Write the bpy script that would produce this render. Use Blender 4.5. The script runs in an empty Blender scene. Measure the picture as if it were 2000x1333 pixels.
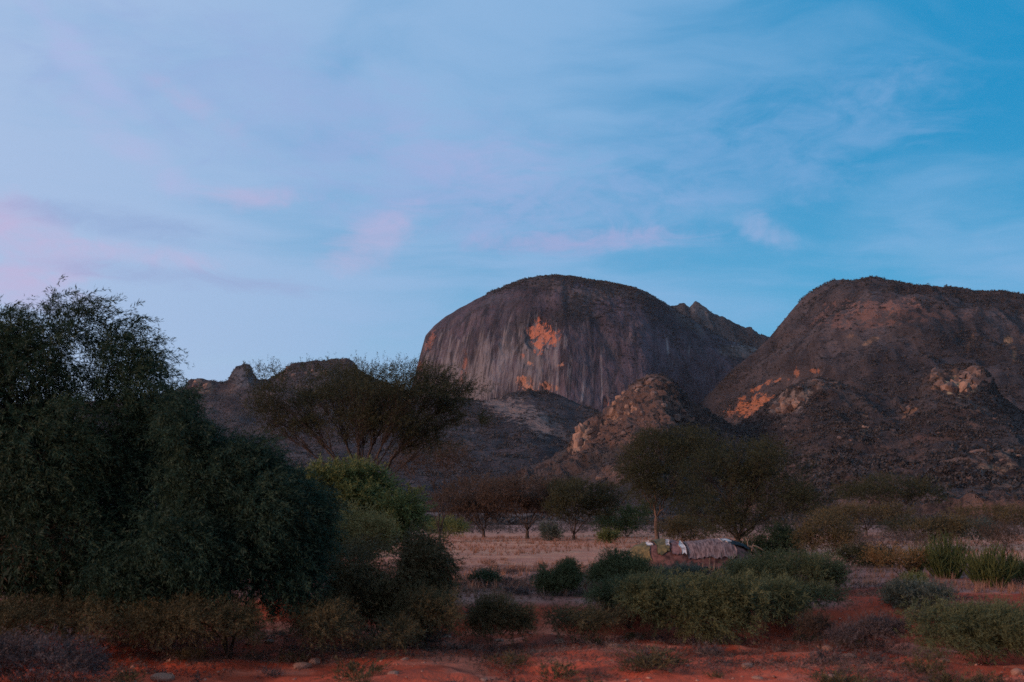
import bpy, math, random
import numpy as np
R = math.radians
C = bpy.context.scene.collection
S = bpy.context.scene
rng = np.random.default_rng(7)

# ------------------------------------------------------------------ camera
CAM = np.array((0.0, 0.0, 1.9)); PITCH = R(9.75); FPX = 1944.0
cam = bpy.data.cameras.new('camera'); cam_o = bpy.data.objects.new('camera', cam); C.objects.link(cam_o)
cam.sensor_width = 36.0; cam.lens = FPX / 2000 * 36
cam_o.location = CAM; cam_o.rotation_euler = (R(90) + PITCH, 0, 0)
cam.clip_start = 0.1; cam.clip_end = 30000
cam.dof.use_dof = True; cam.dof.focus_distance = 900; cam.dof.aperture_fstop = 1.8
S.camera = cam_o

# ------------------------------------------------------------------ sky, sun, exposure
SUN_AZ = R(-118)      # measured from the view direction (+Y), negative = to the left
SUN_EL = R(12)
sun = bpy.data.lights.new('sun', 'SUN'); sun_o = bpy.data.objects.new('sun', sun); C.objects.link(sun_o)
sun.energy = 2.7; sun.angle = R(14); sun.color = (1.0, 0.60, 0.44)
sun_o.rotation_euler = (R(90) - SUN_EL, 0, -SUN_AZ + math.pi)   # local -Z away from the sun
W = bpy.data.worlds.new('World'); S.world = W; W.use_nodes = True

class G:
    """tiny helper that writes node expressions"""
    def __init__(s, nt): s.nt = nt; s.n = nt.nodes; s.l = nt.links
    def put(s, sock, v):
        if isinstance(v, bpy.types.NodeSocket): s.l.new(v, sock)
        elif isinstance(v, (int, float)) and sock.type in ('RGBA', 'VECTOR'):
            sock.default_value = (v, v, v, 1) if sock.type == 'RGBA' else (v, v, v)
        elif sock.type == 'RGBA' and len(v) == 3: sock.default_value = (*v, 1)
        else: sock.default_value = v
    def m(s, op, a, b=0.0, c=0.0, clamp=False):
        n = s.n.new('ShaderNodeMath'); n.operation = op; n.use_clamp = clamp
        s.put(n.inputs[0], a); s.put(n.inputs[1], b); s.put(n.inputs[2], c); return n.outputs[0]
    def vm(s, op, a, b=(0, 0, 0), out=0):
        n = s.n.new('ShaderNodeVectorMath'); n.operation = op
        s.put(n.inputs[0], a)
        if op == 'SCALE': s.put(n.inputs[3], b)
        else: s.put(n.inputs[1], b)
        return n.outputs[out]
    def mix(s, f, a, b, mode='MIX', clamp=True):
        n = s.n.new('ShaderNodeMix'); n.data_type = 'RGBA'; n.blend_type = mode; n.clamp_factor = clamp
        s.put(n.inputs[0], f); s.put(n.inputs[6], a); s.put(n.inputs[7], b); return n.outputs[2]
    def sm(s, v, a, b, lo=0.0, hi=1.0):
        n = s.n.new('ShaderNodeMapRange'); n.interpolation_type = 'SMOOTHSTEP'
        s.put(n.inputs[0], v); s.put(n.inputs[1], a); s.put(n.inputs[2], b); s.put(n.inputs[3], lo); s.put(n.inputs[4], hi)
        return n.outputs[0]
    def noise(s, vec, scale, detail=4, rough=0.5, dist=0.0, col=False):
        n = s.n.new('ShaderNodeTexNoise'); s.put(n.inputs['Vector'], vec)
        n.inputs['Scale'].default_value = scale; n.inputs['Detail'].default_value = detail
        n.inputs['Roughness'].default_value = rough; n.inputs['Distortion'].default_value = dist
        return n.outputs[1 if col else 0]
    def sep(s, v):
        n = s.n.new('ShaderNodeSeparateXYZ'); s.put(n.inputs[0], v); return n.outputs
    def comb(s, x, y, z):
        n = s.n.new('ShaderNodeCombineXYZ'); s.put(n.inputs[0], x); s.put(n.inputs[1], y); s.put(n.inputs[2], z); return n.outputs[0]

def ray(px, py):
    xn = (px - 1000) / FPX; yn = (666.5 - py) / FPX
    return np.array((xn, math.cos(PITCH) - yn * math.sin(PITCH), math.sin(PITCH) + yn * math.cos(PITCH)))

def build_sky():
    nt = W.node_tree; nt.nodes.clear(); g = G(nt)
    out = g.n.new('ShaderNodeOutputWorld'); bg = g.n.new('ShaderNodeBackground'); g.l.new(bg.outputs[0], out.inputs[0])
    sky = g.n.new('ShaderNodeTexSky'); sky.sky_type = 'NISHITA'; sky.sun_disc = False
    sky.sun_elevation = SUN_EL; sky.sun_rotation = SUN_AZ; sky.air_density = 1.0; sky.dust_density = 0.6; sky.ozone_density = 2.2
    d = g.n.new('ShaderNodeTexCoord').outputs['Generated']
    d = g.vm('NORMALIZE', d)
    x, y, z = g.sep(d)
    el = g.m('ARCSINE', z)                       # elevation
    az = g.m('ARCTAN2', x, y)                    # azimuth, 0 = view direction, positive to the right
    # clear air: deep blue away from the sun, paler and greyer towards it and towards the horizon
    towards = g.m('ADD', g.m('MULTIPLY', g.m('COSINE', g.m('SUBTRACT', az, SUN_AZ)), 0.5), 0.5)
    k = g.sm(towards, 0.06, 0.62)
    clear = g.mix(k, (0.0, 0.262, 0.545), (0.22, 0.45, 0.73))
    low = g.sm(el, 0.0, 0.42, 1.0, 0.0)
    hor = g.mix(k, (0.12, 0.48, 0.75), (0.70, 0.70, 0.84))
    clear = g.mix(g.m('MULTIPLY', low, 0.85), clear, hor)
    # the physical sky keeps a share, so the dome goes on behind the camera
    sk = g.vm('SCALE', sky.outputs[0], 0.10)
    clear = g.mix(0.10, clear, sk)
    # thin high cloud on a plane far above
    inv = g.m('DIVIDE', 1.0, g.m('ADD', g.m('MAXIMUM', z, 0.0), 0.22))
    cp = g.comb(g.m('MULTIPLY', x, inv), g.m('MULTIPLY', y, inv), 0.0)
    warp = g.noise(cp, 1.3, 3, 0.5, col=True)
    cpw = g.vm('ADD', cp, g.vm('SCALE', g.vm('SUBTRACT', warp, (0.5, 0.5, 0.5)), 0.55))
    big = g.noise(cpw, 1.15, 5, 0.5)
    fine = g.noise(g.vm('MULTIPLY', cpw, (1.0, 2.6, 1.0)), 3.2, 6, 0.55)
    cover = g.m('ADD', g.m('MULTIPLY', big, 0.72), g.m('MULTIPLY', fine, 0.28))
    cover = g.m('ADD', cover, g.m('MULTIPLY', g.m('SUBTRACT', k, 0.40), 0.22))
    veil = g.sm(cover, 0.33, 0.58)
    veil = g.m('MULTIPLY', veil, g.sm(el, 0.02, 0.22, 0.35, 1.0))
    veil_col = g.mix(k, (0.21, 0.42, 0.69), (0.41, 0.515, 0.735))
    c = g.mix(g.m('MULTIPLY', veil, 0.85), clear, veil_col)
    # separate small clouds: azimuth / elevation spots with torn edges, pink where the low light still reaches them
    tear = g.m('MULTIPLY', g.m('SUBTRACT', g.noise(g.vm('MULTIPLY', d, (1, 1, 2.6)), 11.0, 7, 0.62, 1.1), 0.5), 4.2)
    tear2 = g.m('MULTIPLY', g.m('SUBTRACT', g.noise(g.vm('MULTIPLY', d, (1, 1, 2.0)), 26.0, 5, 0.6, 0.8), 0.5), 1.6)
    def spot(c, px, py, rx, ry, tilt, col, amt):
        r = ray(px, py); r = r / np.linalg.norm(r)
        a0 = math.atan2(r[0], r[1]); e0 = math.asin(r[2])
        da = g.m('SUBTRACT', az, a0); de = g.m('SUBTRACT', el, e0)
        ca, sa = math.cos(tilt), math.sin(tilt)
        u = g.m('DIVIDE', g.m('ADD', g.m('MULTIPLY', da, ca), g.m('MULTIPLY', de, sa)), rx / FPX)
        v = g.m('DIVIDE', g.m('SUBTRACT', g.m('MULTIPLY', de, ca), g.m('MULTIPLY', da, sa)), ry / FPX)
        rr = g.m('ADD', g.m('MULTIPLY', u, u), g.m('MULTIPLY', v, v))
        f = g.m('SUBTRACT', 1.0, g.m('ADD', g.m('ADD', rr, tear), tear2))
        f = g.m('MULTIPLY', g.sm(f, -0.5, 1.9), g.sm(rr, 0.3, 3.6, 1.0, 0.0))
        return g.mix(g.m('MULTIPLY', f, amt), c, col)
    lav = (0.29, 0.41, 0.68); pink = (0.50, 0.445, 0.67); grey = (0.30, 0.38, 0.62)
    c = spot(c, 620, 250, 620, 150, R(-12), lav, 0.75)
    c = spot(c, 1010, 400, 420, 110, R(-6), lav, 0.7)
    c = spot(c, 1450, 300, 400, 120, R(10), (0.19, 0.38, 0.66), 0.7)
    c = spot(c, 170, 130, 170, 34, R(-38), (0.42, 0.47, 0.74), 0.6)
    c = spot(c, 260, 290, 150, 40, R(-30), (0.44, 0.46, 0.72), 0.55)
    c = spot(c, 300, 500, 150, 24, R(-4), pink, 0.6)
    c = spot(c, 900, 310, 190, 50, R(-10), (0.36, 0.42, 0.69), 0.5)
    c = spot(c, 60, 470, 150, 60, R(-25), pink, 0.9)
    c = spot(c, 60, 560, 130, 40, R(-10), pink, 0.8)
    c = spot(c, 740, 470, 115, 50, R(25), pink, 0.55)
    c = spot(c, 1120, 470, 240, 26, R(2), (0.38, 0.385, 0.64), 0.7)
    c = spot(c, 490, 388, 100, 30, R(5), pink, 0.55)
    c = spot(c, 390, 215, 120, 26, R(-25), pink, 0.38)
    c = spot(c, 360, 545, 260, 24, R(-2), grey, 0.75)
    c = spot(c, 250, 440, 210, 30, R(-3), (0.26, 0.37, 0.62), 0.6)
    c = spot(c, 1500, 455, 75, 30, R(-30), (0.33, 0.43, 0.69), 0.55)
    c = spot(c, 1800, 495, 95, 28, R(3), (0.16, 0.40, 0.66), 0.6)
    c = spot(c, 1780, 370, 80, 18, R(15), (0.12, 0.36, 0.64), 0.45)
    c = spot(c, 1730, 110, 90, 24, R(10), (0.10, 0.34, 0.63), 0.4)
    # below the horizon: dull earth
    c = g.mix(g.sm(z, -0.06, -0.005, 1.0, 0.0), c, (0.05, 0.035, 0.03))
    c = g.vm('SCALE', c, 10.0)
    g.put(bg.inputs[0], c); bg.inputs[1].default_value = 0.1
build_sky()
S.view_settings.view_transform = 'Standard'; S.view_settings.look = 'None'
S.view_settings.exposure = 0.1; S.view_settings.gamma = 1.0; S.view_settings.use_curve_mapping = False
S.cycles.use_denoising = False
S.cycles.max_bounces = 6; S.cycles.diffuse_bounces = 3; S.cycles.transparent_max_bounces = 8

# ------------------------------------------------------------------ numpy helpers
def _h(i, j, k, seed):
    n = (i * 374761393 + j * 668265263 + k * 2147483647 + seed * 974634777) & 0xFFFFFFFF
    n = ((n ^ (n >> 13)) * 1274126177) & 0xFFFFFFFF
    n = ((n ^ (n >> 16)) * 2246822519) & 0xFFFFFFFF
    return ((n ^ (n >> 15)) & 0xFFFF) / 65535.0
def vnoise(p, seed=0):
    """smooth value noise, -1..1, p (N,3)"""
    f = np.floor(p); i = f.astype(np.int64); t = p - f; t = t * t * t * (t * (t * 6 - 15) + 10)
    o = 0
    for a in (0, 1):
        wa = t[:, 0] if a else 1 - t[:, 0]
        for b in (0, 1):
            wb = t[:, 1] if b else 1 - t[:, 1]
            for c in (0, 1):
                wc = t[:, 2] if c else 1 - t[:, 2]
                o = o + wa * wb * wc * _h(i[:, 0] + a, i[:, 1] + b, i[:, 2] + c, seed)
    return o * 2 - 1
def fbm(p, oct=5, seed=0, gain=0.5, ridged=False):
    p = np.asarray(p, float); o = 0; a = 1; tot = 0
    for k in range(oct):
        v = vnoise(p, seed + k * 17)
        o = o + a * ((1 - 2 * np.abs(v)) if ridged else v); tot += a
        a *= gain; p = p * 2.03 + 11.3
    return o / tot
def sstep(x, a, b):
    t = np.clip((x - a) / (b - a), 0, 1); return t * t * (3 - 2 * t)
def nz(v): return v / np.maximum(np.linalg.norm(v, axis=-1, keepdims=True), 1e-9)

def project(P):
    """where world points fall in the photograph, pixels of its 2000 x 1333 frame"""
    q = P - CAM; c, s = math.cos(PITCH), math.sin(PITCH)
    dep = q[:, 1] * c + q[:, 2] * s; up = -q[:, 1] * s + q[:, 2] * c
    dep = np.where(dep < 1e-3, 1e-3, dep)
    return 1000 + FPX * q[:, 0] / dep, 666.5 - FPX * up / dep
def at(px, py, Y):
    d = ray(px, py); return CAM + d * (Y / d[1])

def make_mesh(name, V, F, tint=None, col=None, smooth=False):
    V = np.ascontiguousarray(V, dtype=np.float32).reshape(-1, 3); F = np.ascontiguousarray(F, dtype=np.int32)
    nf, k = F.shape
    me = bpy.data.meshes.new(name); me.vertices.add(len(V)); me.vertices.foreach_set('co', V.ravel())
    me.loops.add(nf * k); me.loops.foreach_set('vertex_index', F.ravel())
    me.polygons.add(nf); me.polygons.foreach_set('loop_start', np.arange(0, nf * k, k, dtype=np.int32))
    if smooth: me.polygons.foreach_set('use_smooth', np.ones(nf, dtype=bool))
    if tint is not None:
        a = me.attributes.new('tint', 'FLOAT', 'FACE'); a.data.foreach_set('value', np.ascontiguousarray(tint, dtype=np.float32))
    if col is not None:
        a = me.attributes.new('col', 'FLOAT_COLOR', 'POINT')
        c4 = np.ones((len(V), 4), dtype=np.float32); c4[:, :3] = col; a.data.foreach_set('color', c4.ravel())
    me.update(calc_edges=True); me.validate()
    return me
def obj(name, me, mat, parent=None, kind=None, loc=None):
    o = bpy.data.objects.new(name, me); C.objects.link(o)
    if mat is not None and not me.materials: me.materials.append(mat)
    if parent: o.parent = parent
    if kind: o['kind'] = kind
    if loc is not None: o.location = loc
    return o
def tag(o, label, cat, group=None):
    o['label'] = label; o['category'] = cat
    if group: o['group'] = group
    return o
def thing(name, label, cat, loc, group=None):
    o = bpy.data.objects.new(name, None); C.objects.link(o); o.location = loc; o.empty_display_size = 0.3
    return tag(o, label, cat, group)

# ------------------------------------------------------------------ materials
def new_mat(name):
    m = bpy.data.materials.new(name); m.use_nodes = True; nt = m.node_tree
    b = nt.nodes['Principled BSDF']; b.inputs['Specular IOR Level'].default_value = 0.15; b.inputs['Roughness'].default_value = 0.85
    return m, G(nt), b
def leaf_mat(name, dark, light, trans=0.25):
    m, g, b = new_mat(name)
    a = g.n.new('ShaderNodeAttribute'); a.attribute_name = 'tint'
    pos = g.n.new('ShaderNodeTexCoord').outputs['Object']
    n = g.noise(pos, 1.1, 3, 0.6)
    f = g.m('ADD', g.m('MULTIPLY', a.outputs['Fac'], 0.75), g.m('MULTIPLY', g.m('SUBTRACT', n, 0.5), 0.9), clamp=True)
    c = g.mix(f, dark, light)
    g.put(b.inputs['Base Color'], c); b.inputs['Roughness'].default_value = 0.6
    tr = g.n.new('ShaderNodeBsdfTranslucent'); g.put(tr.inputs[0], c)
    mx = g.n.new('ShaderNodeMixShader'); mx.inputs[0].default_value = trans
    g.l.new(b.outputs[0], mx.inputs[1]); g.l.new(tr.outputs[0], mx.inputs[2])
    g.l.new(mx.outputs[0], g.n['Material Output'].inputs[0]); return m
def bark_mat(name, c1, c2, scale=14):
    m, g, b = new_mat(name)
    pos = g.n.new('ShaderNodeTexCoord').outputs['Object']
    n = g.noise(g.vm('MULTIPLY', pos, (1, 1, 0.25)), scale, 5, 0.65)
    g.put(b.inputs['Base Color'], g.mix(g.sm(n, 0.3, 0.7), c1, c2))
    bp = g.n.new('ShaderNodeBump'); bp.inputs['Strength'].default_value = 0.6; bp.inputs['Distance'].default_value = 0.02
    g.put(bp.inputs['Height'], n); g.l.new(bp.outputs[0], b.inputs['Normal']); return m
def col_mat(name, scale, amount, bump, bump_d, stretch=(1, 1, 1), rough=0.9, patch=None, streak=False, crack_s=0.012, crack_z=0.6, gain=1.0):
    """surface whose colour is stored on the mesh, with fine procedural grain and relief"""
    m, g, b = new_mat(name)
    a = g.n.new('ShaderNodeAttribute'); a.attribute_name = 'col'
    pos = g.n.new('ShaderNodeTexCoord').outputs['Object']
    p = g.vm('MULTIPLY', pos, stretch)
    n = g.noise(p, scale, 7, 0.65); n2 = g.noise(p, scale * 4.3, 4, 0.6)
    k = g.m('ADD', g.m('MULTIPLY', n, amount * 2), g.m('ADD', g.m('MULTIPLY', n2, amount), 1 - amount * 1.5))
    base = a.outputs['Color']
    if patch:
        wp = g.vm('ADD', g.vm('MULTIPLY', pos, (1, 1, crack_z)), g.vm('SCALE', g.noise(pos, 0.02, 4, 0.6, col=True), 45.0))
        vo = g.n.new('ShaderNodeTexVoronoi'); vo.feature = 'DISTANCE_TO_EDGE'; vo.inputs['Scale'].default_value = crack_s; g.put(vo.inputs['Vector'], wp)
        fr = g.noise(pos, 0.012, 3, 0.5)
        cr = g.m('MULTIPLY', g.sm(vo.outputs['Distance'], 0.0, 0.055, 1.0, 0.0), g.sm(fr, 0.45, 0.6))
        base = g.mix(g.m('MULTIPLY', cr, 0.7), base, (0.022, 0.019, 0.020))
        bl = g.noise(g.vm('ADD', pos, (300, 70, 20)), 0.0075, 7, 0.62, 0.5)
        base = g.vm('SCALE', base, g.sm(bl, 0.34, 0.66, 0.62, 1.45))
        wt = g.n.new('ShaderNodeAttribute'); wt.attribute_name = 'wet'; wv = wt.outputs['Fac']
        X, Y_, Z = g.sep(pos); sk = g.comb(g.m('SUBTRACT', X, g.m('MULTIPLY', Z, 0.10)), g.m('MULTIPLY', Y_, 0.15), g.m('MULTIPLY', Z, 0.035))
        s1 = g.noise(sk, 0.13, 5, 0.7, 0.4); s2 = g.noise(g.vm('ADD', sk, (900, 0, 50)), 0.045, 6, 0.7, 0.3)
        dk = g.m('MULTIPLY', g.sm(s2, 0.47, 0.60), g.m('MINIMUM', g.m('ADD', 0.45, wv), 0.85))
        base = g.mix(dk, base, (0.026, 0.022, 0.026))
        lt = g.m('MULTIPLY', g.sm(g.m('ADD', s1, g.m('MULTIPLY', wv, 0.10)), 0.57, 0.74), g.m('MINIMUM', wv, 0.75))
        base = g.mix(lt, base, (0.235, 0.198, 0.195))
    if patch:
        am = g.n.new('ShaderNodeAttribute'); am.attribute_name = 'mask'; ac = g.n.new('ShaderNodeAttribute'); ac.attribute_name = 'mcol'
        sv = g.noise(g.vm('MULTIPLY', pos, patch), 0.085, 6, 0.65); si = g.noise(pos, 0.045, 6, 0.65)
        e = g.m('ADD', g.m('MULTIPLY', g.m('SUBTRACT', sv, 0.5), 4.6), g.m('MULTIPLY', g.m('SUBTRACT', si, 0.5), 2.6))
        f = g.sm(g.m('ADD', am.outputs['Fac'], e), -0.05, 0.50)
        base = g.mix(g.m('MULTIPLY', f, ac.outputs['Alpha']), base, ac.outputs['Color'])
    g.put(b.inputs['Base Color'], g.vm('SCALE', base, g.m('MULTIPLY', k, gain)))
    b.inputs['Roughness'].default_value = rough; b.inputs['Specular IOR Level'].default_value = 0.08
    bp = g.n.new('ShaderNodeBump'); bp.inputs['Strength'].default_value = bump; bp.inputs['Distance'].default_value = bump_d
    g.put(bp.inputs['Height'], g.m('ADD', n, g.m('MULTIPLY', n2, 0.4))); g.l.new(bp.outputs[0], b.inputs['Normal']); return m

M = dict(
    dark_green=leaf_mat('dark green leaves', (0.012, 0.024, 0.012), (0.062, 0.095, 0.048)),
    deep_green=leaf_mat('deep green leaves', (0.014, 0.028, 0.016), (0.058, 0.098, 0.056)),
    mid_green=leaf_mat('green leaves', (0.038, 0.052, 0.018), (0.15, 0.165, 0.060)),
    olive=leaf_mat('olive leaves', (0.07, 0.082, 0.024), (0.25, 0.25, 0.09)),
    yellow=leaf_mat('yellowed leaves', (0.15, 0.115, 0.035), (0.42, 0.31, 0.13)),
    brown=leaf_mat('brown thorn twigs', (0.045, 0.03, 0.02), (0.17, 0.105, 0.07)),
    brown_green=leaf_mat('brown green leaves', (0.05, 0.040, 0.018), (0.19, 0.14, 0.065)),
    acacia=leaf_mat('acacia leaflets', (0.025, 0.026, 0.012), (0.095, 0.09, 0.04)),
    orange=leaf_mat('rusty leaves', (0.14, 0.07, 0.025), (0.40, 0.22, 0.08)),
    grey=leaf_mat('grey dry twigs', (0.045, 0.032, 0.030), (0.18, 0.13, 0.12), 0.1),
    grey_green=leaf_mat('grey green leaves', (0.05, 0.06, 0.045), (0.17, 0.18, 0.13)),
    broom=leaf_mat('green succulent stems', (0.045, 0.058, 0.018), (0.155, 0.165, 0.055), 0.1),
    litter=leaf_mat('withered ground cover', (0.025, 0.018, 0.014), (0.20, 0.125, 0.10), 0.05),
    bank_green=leaf_mat('grey olive bank leaves', (0.050, 0.056, 0.024), (0.205, 0.205, 0.092)),
    straw=leaf_mat('dry grass blades', (0.16, 0.075, 0.048), (0.46, 0.225, 0.14), 0.2),
    scrub=leaf_mat('far scrub leaves', (0.024, 0.021, 0.019), (0.100, 0.075, 0.066), 0.1),
    bark=bark_mat('dark bark', (0.025, 0.018, 0.014), (0.075, 0.052, 0.04)),
    mid_bark=bark_mat('brown bark', (0.07, 0.042, 0.03), (0.16, 0.10, 0.075)),
    pale_bark=bark_mat('pale brown bark', (0.12, 0.075, 0.05), (0.26, 0.17, 0.12)),
)

# ------------------------------------------------------------------ ground
def axis(a, b, step, far, grow=1.07):
    c = list(np.arange(a, b, step)); s = step; v = b
    while v < far: c.append(v); s *= grow; v += s
    c.append(far); return c
def ground_z(x, y):
    x = np.asarray(x, float); y = np.asarray(y, float)
    p = np.stack([x, y, np.zeros_like(x)], -1).reshape(-1, 3)
    edge = 22.8 + 1.3 * fbm(p * (0.16, 0.0, 0) + 3, 3, 5).reshape(x.shape) - 0.07 * np.clip(x, -30, 30) \
        + 0.35 * fbm(p * 0.9, 3, 55).reshape(x.shape)
    drop = 1 - sstep(y, edge - 1.5, edge + 0.15)
    near = 1 - sstep(y, 60, 140)
    z = -0.55 * drop
    z = z + 0.17 * drop * fbm(p * (0.6, 0.9, 0) + 1, 4, 2).reshape(x.shape)
    z = z + near * 0.06 * fbm(p * 0.45 + 5, 4, 8).reshape(x.shape) + near * (0.025 + 0.10 * drop) * fbm(p * (1.5, 2.4, 1), 5, 9, 0.6).reshape(x.shape)
    z = z + sstep(y, 120, 900) * 6 * fbm(p * 0.006, 3, 4).reshape(x.shape)
    # the road verge climbs towards the camera's side
    z = z + 0.75 * (1 - sstep(y, 3.0, 10.0))
    return z
def gz(x, y): return float(ground_z(np.array([x]), np.array([y]))[0])

def build_ground():
    xp = axis(0.0, 22, 0.16, 9000, 1.075); xs = np.array([-v for v in xp[:0:-1]] + xp)
    ys = np.array([-9000, -3000, -1000, -300, -100, -40, -18, -8, -3] + axis(0.0, 30, 0.13, 9000, 1.03))
    X, Y = np.meshgrid(xs, ys)
    Z = ground_z(X, Y); P = np.stack([X, Y, Z], -1).reshape(-1, 3)
    nx, ny = len(xs), len(ys)
    i = (np.arange(ny - 1)[:, None] * nx + np.arange(nx - 1)[None]).ravel()
    F = np.stack([i, i + 1, i + nx + 1, i + nx], -1)
    x, y, z = P.T
    q = np.stack([x, y, 0 * x], -1)
    n1 = fbm(q * (0.35, 0.6, 0) + 2, 5, 21); n2 = fbm(q * (1.4, 2.4, 0), 4, 22); n3 = fbm(q * 0.09, 4, 23)
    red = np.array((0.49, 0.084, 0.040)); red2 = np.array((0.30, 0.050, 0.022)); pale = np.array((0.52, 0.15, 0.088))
    grass = np.array((0.48, 0.20, 0.125)); mauve = np.array((0.27, 0.14, 0.112)); far = np.array((0.13, 0.085, 0.07))
    c = red[None] * np.ones((len(x), 1))
    def lay(c, m, k): return c * (1 - m[:, None]) + k[None] * m[:, None]
    c = lay(c, np.clip(sstep(n1, -0.05, 0.35) * 0.7 + sstep(y + 1.5 * n1, 17.5, 19.5), 0, 1), red2)  # uneven soil tone, and the bank's shade painted in as darker red
    c = lay(c, sstep(n2 + n1 * 0.5, 0.12, 0.5) * 0.75, pale)
    c = lay(c, sstep(-n2 + 0.6 * n3, 0.20, 0.55) * 0.7, np.array((0.15, 0.045, 0.03)))
    plate = sstep(z, -0.16, -0.02) * sstep(y, 18, 22)
    c = lay(c, plate * sstep(n1 + n3 + 0.2, -0.35, 0.25) * 0.8, mauve)
    c = lay(c, plate * sstep(y + 8 * n1, 30, 42) * 0.9, grass)
    c = lay(c, plate * sstep(y, 30, 45) * sstep(n2 + n1, 0.0, 0.5) * 0.55, np.array((0.60, 0.29, 0.17)))
    c = lay(c, sstep(y + 20 * n1, 75, 120) * 0.9, mauve)
    c = lay(c, sstep(y + 25 * n1, 140, 230), far)
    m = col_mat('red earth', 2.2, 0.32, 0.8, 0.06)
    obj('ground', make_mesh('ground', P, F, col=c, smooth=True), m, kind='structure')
build_ground()

# ------------------------------------------------------------------ mountains and hills
LAST = {}
def loft(sil, D, front, back, base, nu, nt, prof, jag=0.0, seed=0, nb=14, tooth=0.9):
    """A ridge: crest drawn by a list of photo points at distance D, falling to the plain in front and behind. Returns P (nu, nrow, 3), row index of the crest, t of each row."""
    sil = np.array(sil, float); u = np.linspace(sil[0, 0], sil[-1, 0], nu)
    py = np.interp(u, sil[:, 0], sil[:, 1])
    Dv = np.interp(u, sil[:, 0], sil[:, 2]) if sil.shape[1] > 2 else np.full(nu, float(D))
    fr = np.full(nu, float(front)) if np.isscalar(front) else np.interp(u, [f[0] for f in front], [f[1] for f in front])
    if jag: py = py - jag * fbm(np.stack([u * 0.06, 0 * u, 0 * u], -1), 4, seed)
    te = np.empty(nu); k = np.empty(nu)
    for a in range(nu):
        d = ray(u[a], py[a]); te[a] = d[2] / d[1]; k[a] = d[0] / d[1]
    t = np.concatenate([-np.linspace(1, 0, nb, endpoint=False), np.linspace(0, 1, nt) ** (1.25 if tooth > 0 else 0.85)])
    tf = np.abs(t)
    h = np.where(t < 0, 1 - tf ** 1.6, prof(tf))
    y = np.where(t[None] < 0, Dv[:, None] + back * tf[None], Dv[:, None] - fr[:, None] * tf[None])
    zc = CAM[2] + te * Dv
    for _ in range(5):
        z = base + (zc[:, None] - base) * h[None]
        e = ((z - CAM[2]) / y).max(1); zc = zc + (te - e) * Dv
    ns = max(3, int(nu * 0.07)); ker = np.hanning(2 * ns + 1); ker /= ker.sum()
    zp = np.pad(zc, ns, mode='edge'); env = np.min(np.stack([zp[i:i + nu] for i in range(2 * ns + 1)]), 0)
    zs = np.convolve(np.pad(env, ns, mode='edge'), ker, 'valid'); zs = (zs * 0.55 + np.convolve(zp, ker, 'valid') * 0.45) * tooth + zc * (1 - tooth)
    LAST['te'] = te; LAST['base'] = base
    z = base + (zs[:, None] - base) * h[None] + (zc - zs)[:, None] * np.exp(-(tf / 0.075) ** 2)[None]
    return np.stack([k[:, None] * y, y, z], -1), nb, t
def normals(P):
    a = np.gradient(P, axis=0); b = np.gradient(P, axis=1)
    n = nz(np.cross(a, b)); n = np.where(n[..., 2:3] < -0.2, -n, n)
    flip = (n[..., 1] > 0) & (n[..., 2] < 0.1); n[flip] *= -1
    return n
def grid_faces(nu, nv):
    i = (np.arange(nu - 1)[:, None] * nv + np.arange(nv - 1)[None]).ravel()
    return np.stack([i, i + nv, i + nv + 1, i + 1], -1)
def lay(c, m, k): return c * (1 - m[:, None]) + np.array(k)[None] * m[:, None]
def blob(px, py, cx, cy, rx, ry, tilt=0.0):
    a = R(tilt); dx = px - cx; dy = py - cy
    u = (dx * math.cos(a) + dy * math.sin(a)) / rx; v = (dy * math.cos(a) - dx * math.sin(a)) / ry
    return 1 - np.sqrt(u * u + v * v)
ROCK = col_mat('weathered granite', 0.02, 0.36, 1.0, 16, (1, 1, 0.3), patch=(1.5, 1.5, 0.09), streak=True, crack_s=0.010, crack_z=0.35, gain=0.8)
SLOPE = col_mat('stony slope', 0.035, 0.46, 1.0, 15, (1, 1, 2.0), patch=(1, 1, 0.8), gain=0.78)
CRAG = col_mat('broken rock', 0.09, 0.45, 1.0, 7, patch=(1.4, 1.4, 1.0), crack_s=0.05, crack_z=0.8, gain=0.8)
HILLS = {}; HOBJ = {}
class Patches:
    def __init__(s, n): s.m = np.full(n, -3.0); s.c = np.zeros((n, 4))
    def add(s, b, col, g0=1.0):
        u = b > s.m; s.m[u] = b[u]; s.c[u, :3] = col; s.c[u, 3] = g0
def finish(key, name, P, col, mat, pt=None, wet=None):
    nu, nv = P.shape[:2]
    P = P.copy(); e = ((P[..., 2] - CAM[2]) / P[..., 1]).max(1); k = LAST['te'] / e   # bring the skyline back to its height after the relief was added
    k = np.convolve(np.pad(k, 6, mode='edge'), np.hanning(15)[1:-1] / np.hanning(15).sum(), 'valid'); P[..., 2] = LAST['base'] + (P[..., 2] - LAST['base']) * k[:, None]
    P[:, -1, 2] -= 60; HILLS[key] = P[:, :-1]
    me = make_mesh(name, P.reshape(-1, 3), grid_faces(nu, nv), col=col, smooth=True)
    if pt is None: pt = Patches(nu * nv)
    a = me.attributes.new('mask', 'FLOAT', 'POINT'); a.data.foreach_set('value', pt.m.astype(np.float32))
    a = me.attributes.new('mcol', 'FLOAT_COLOR', 'POINT'); a.data.foreach_set('color', pt.c.astype(np.float32).ravel())
    a = me.attributes.new('wet', 'FLOAT', 'POINT'); a.data.foreach_set('value', np.zeros(nu * nv, np.float32) if wet is None else wet.astype(np.float32))
    HOBJ[key] = obj(name, me, mat, kind='structure'); return HOBJ[key]

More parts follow.
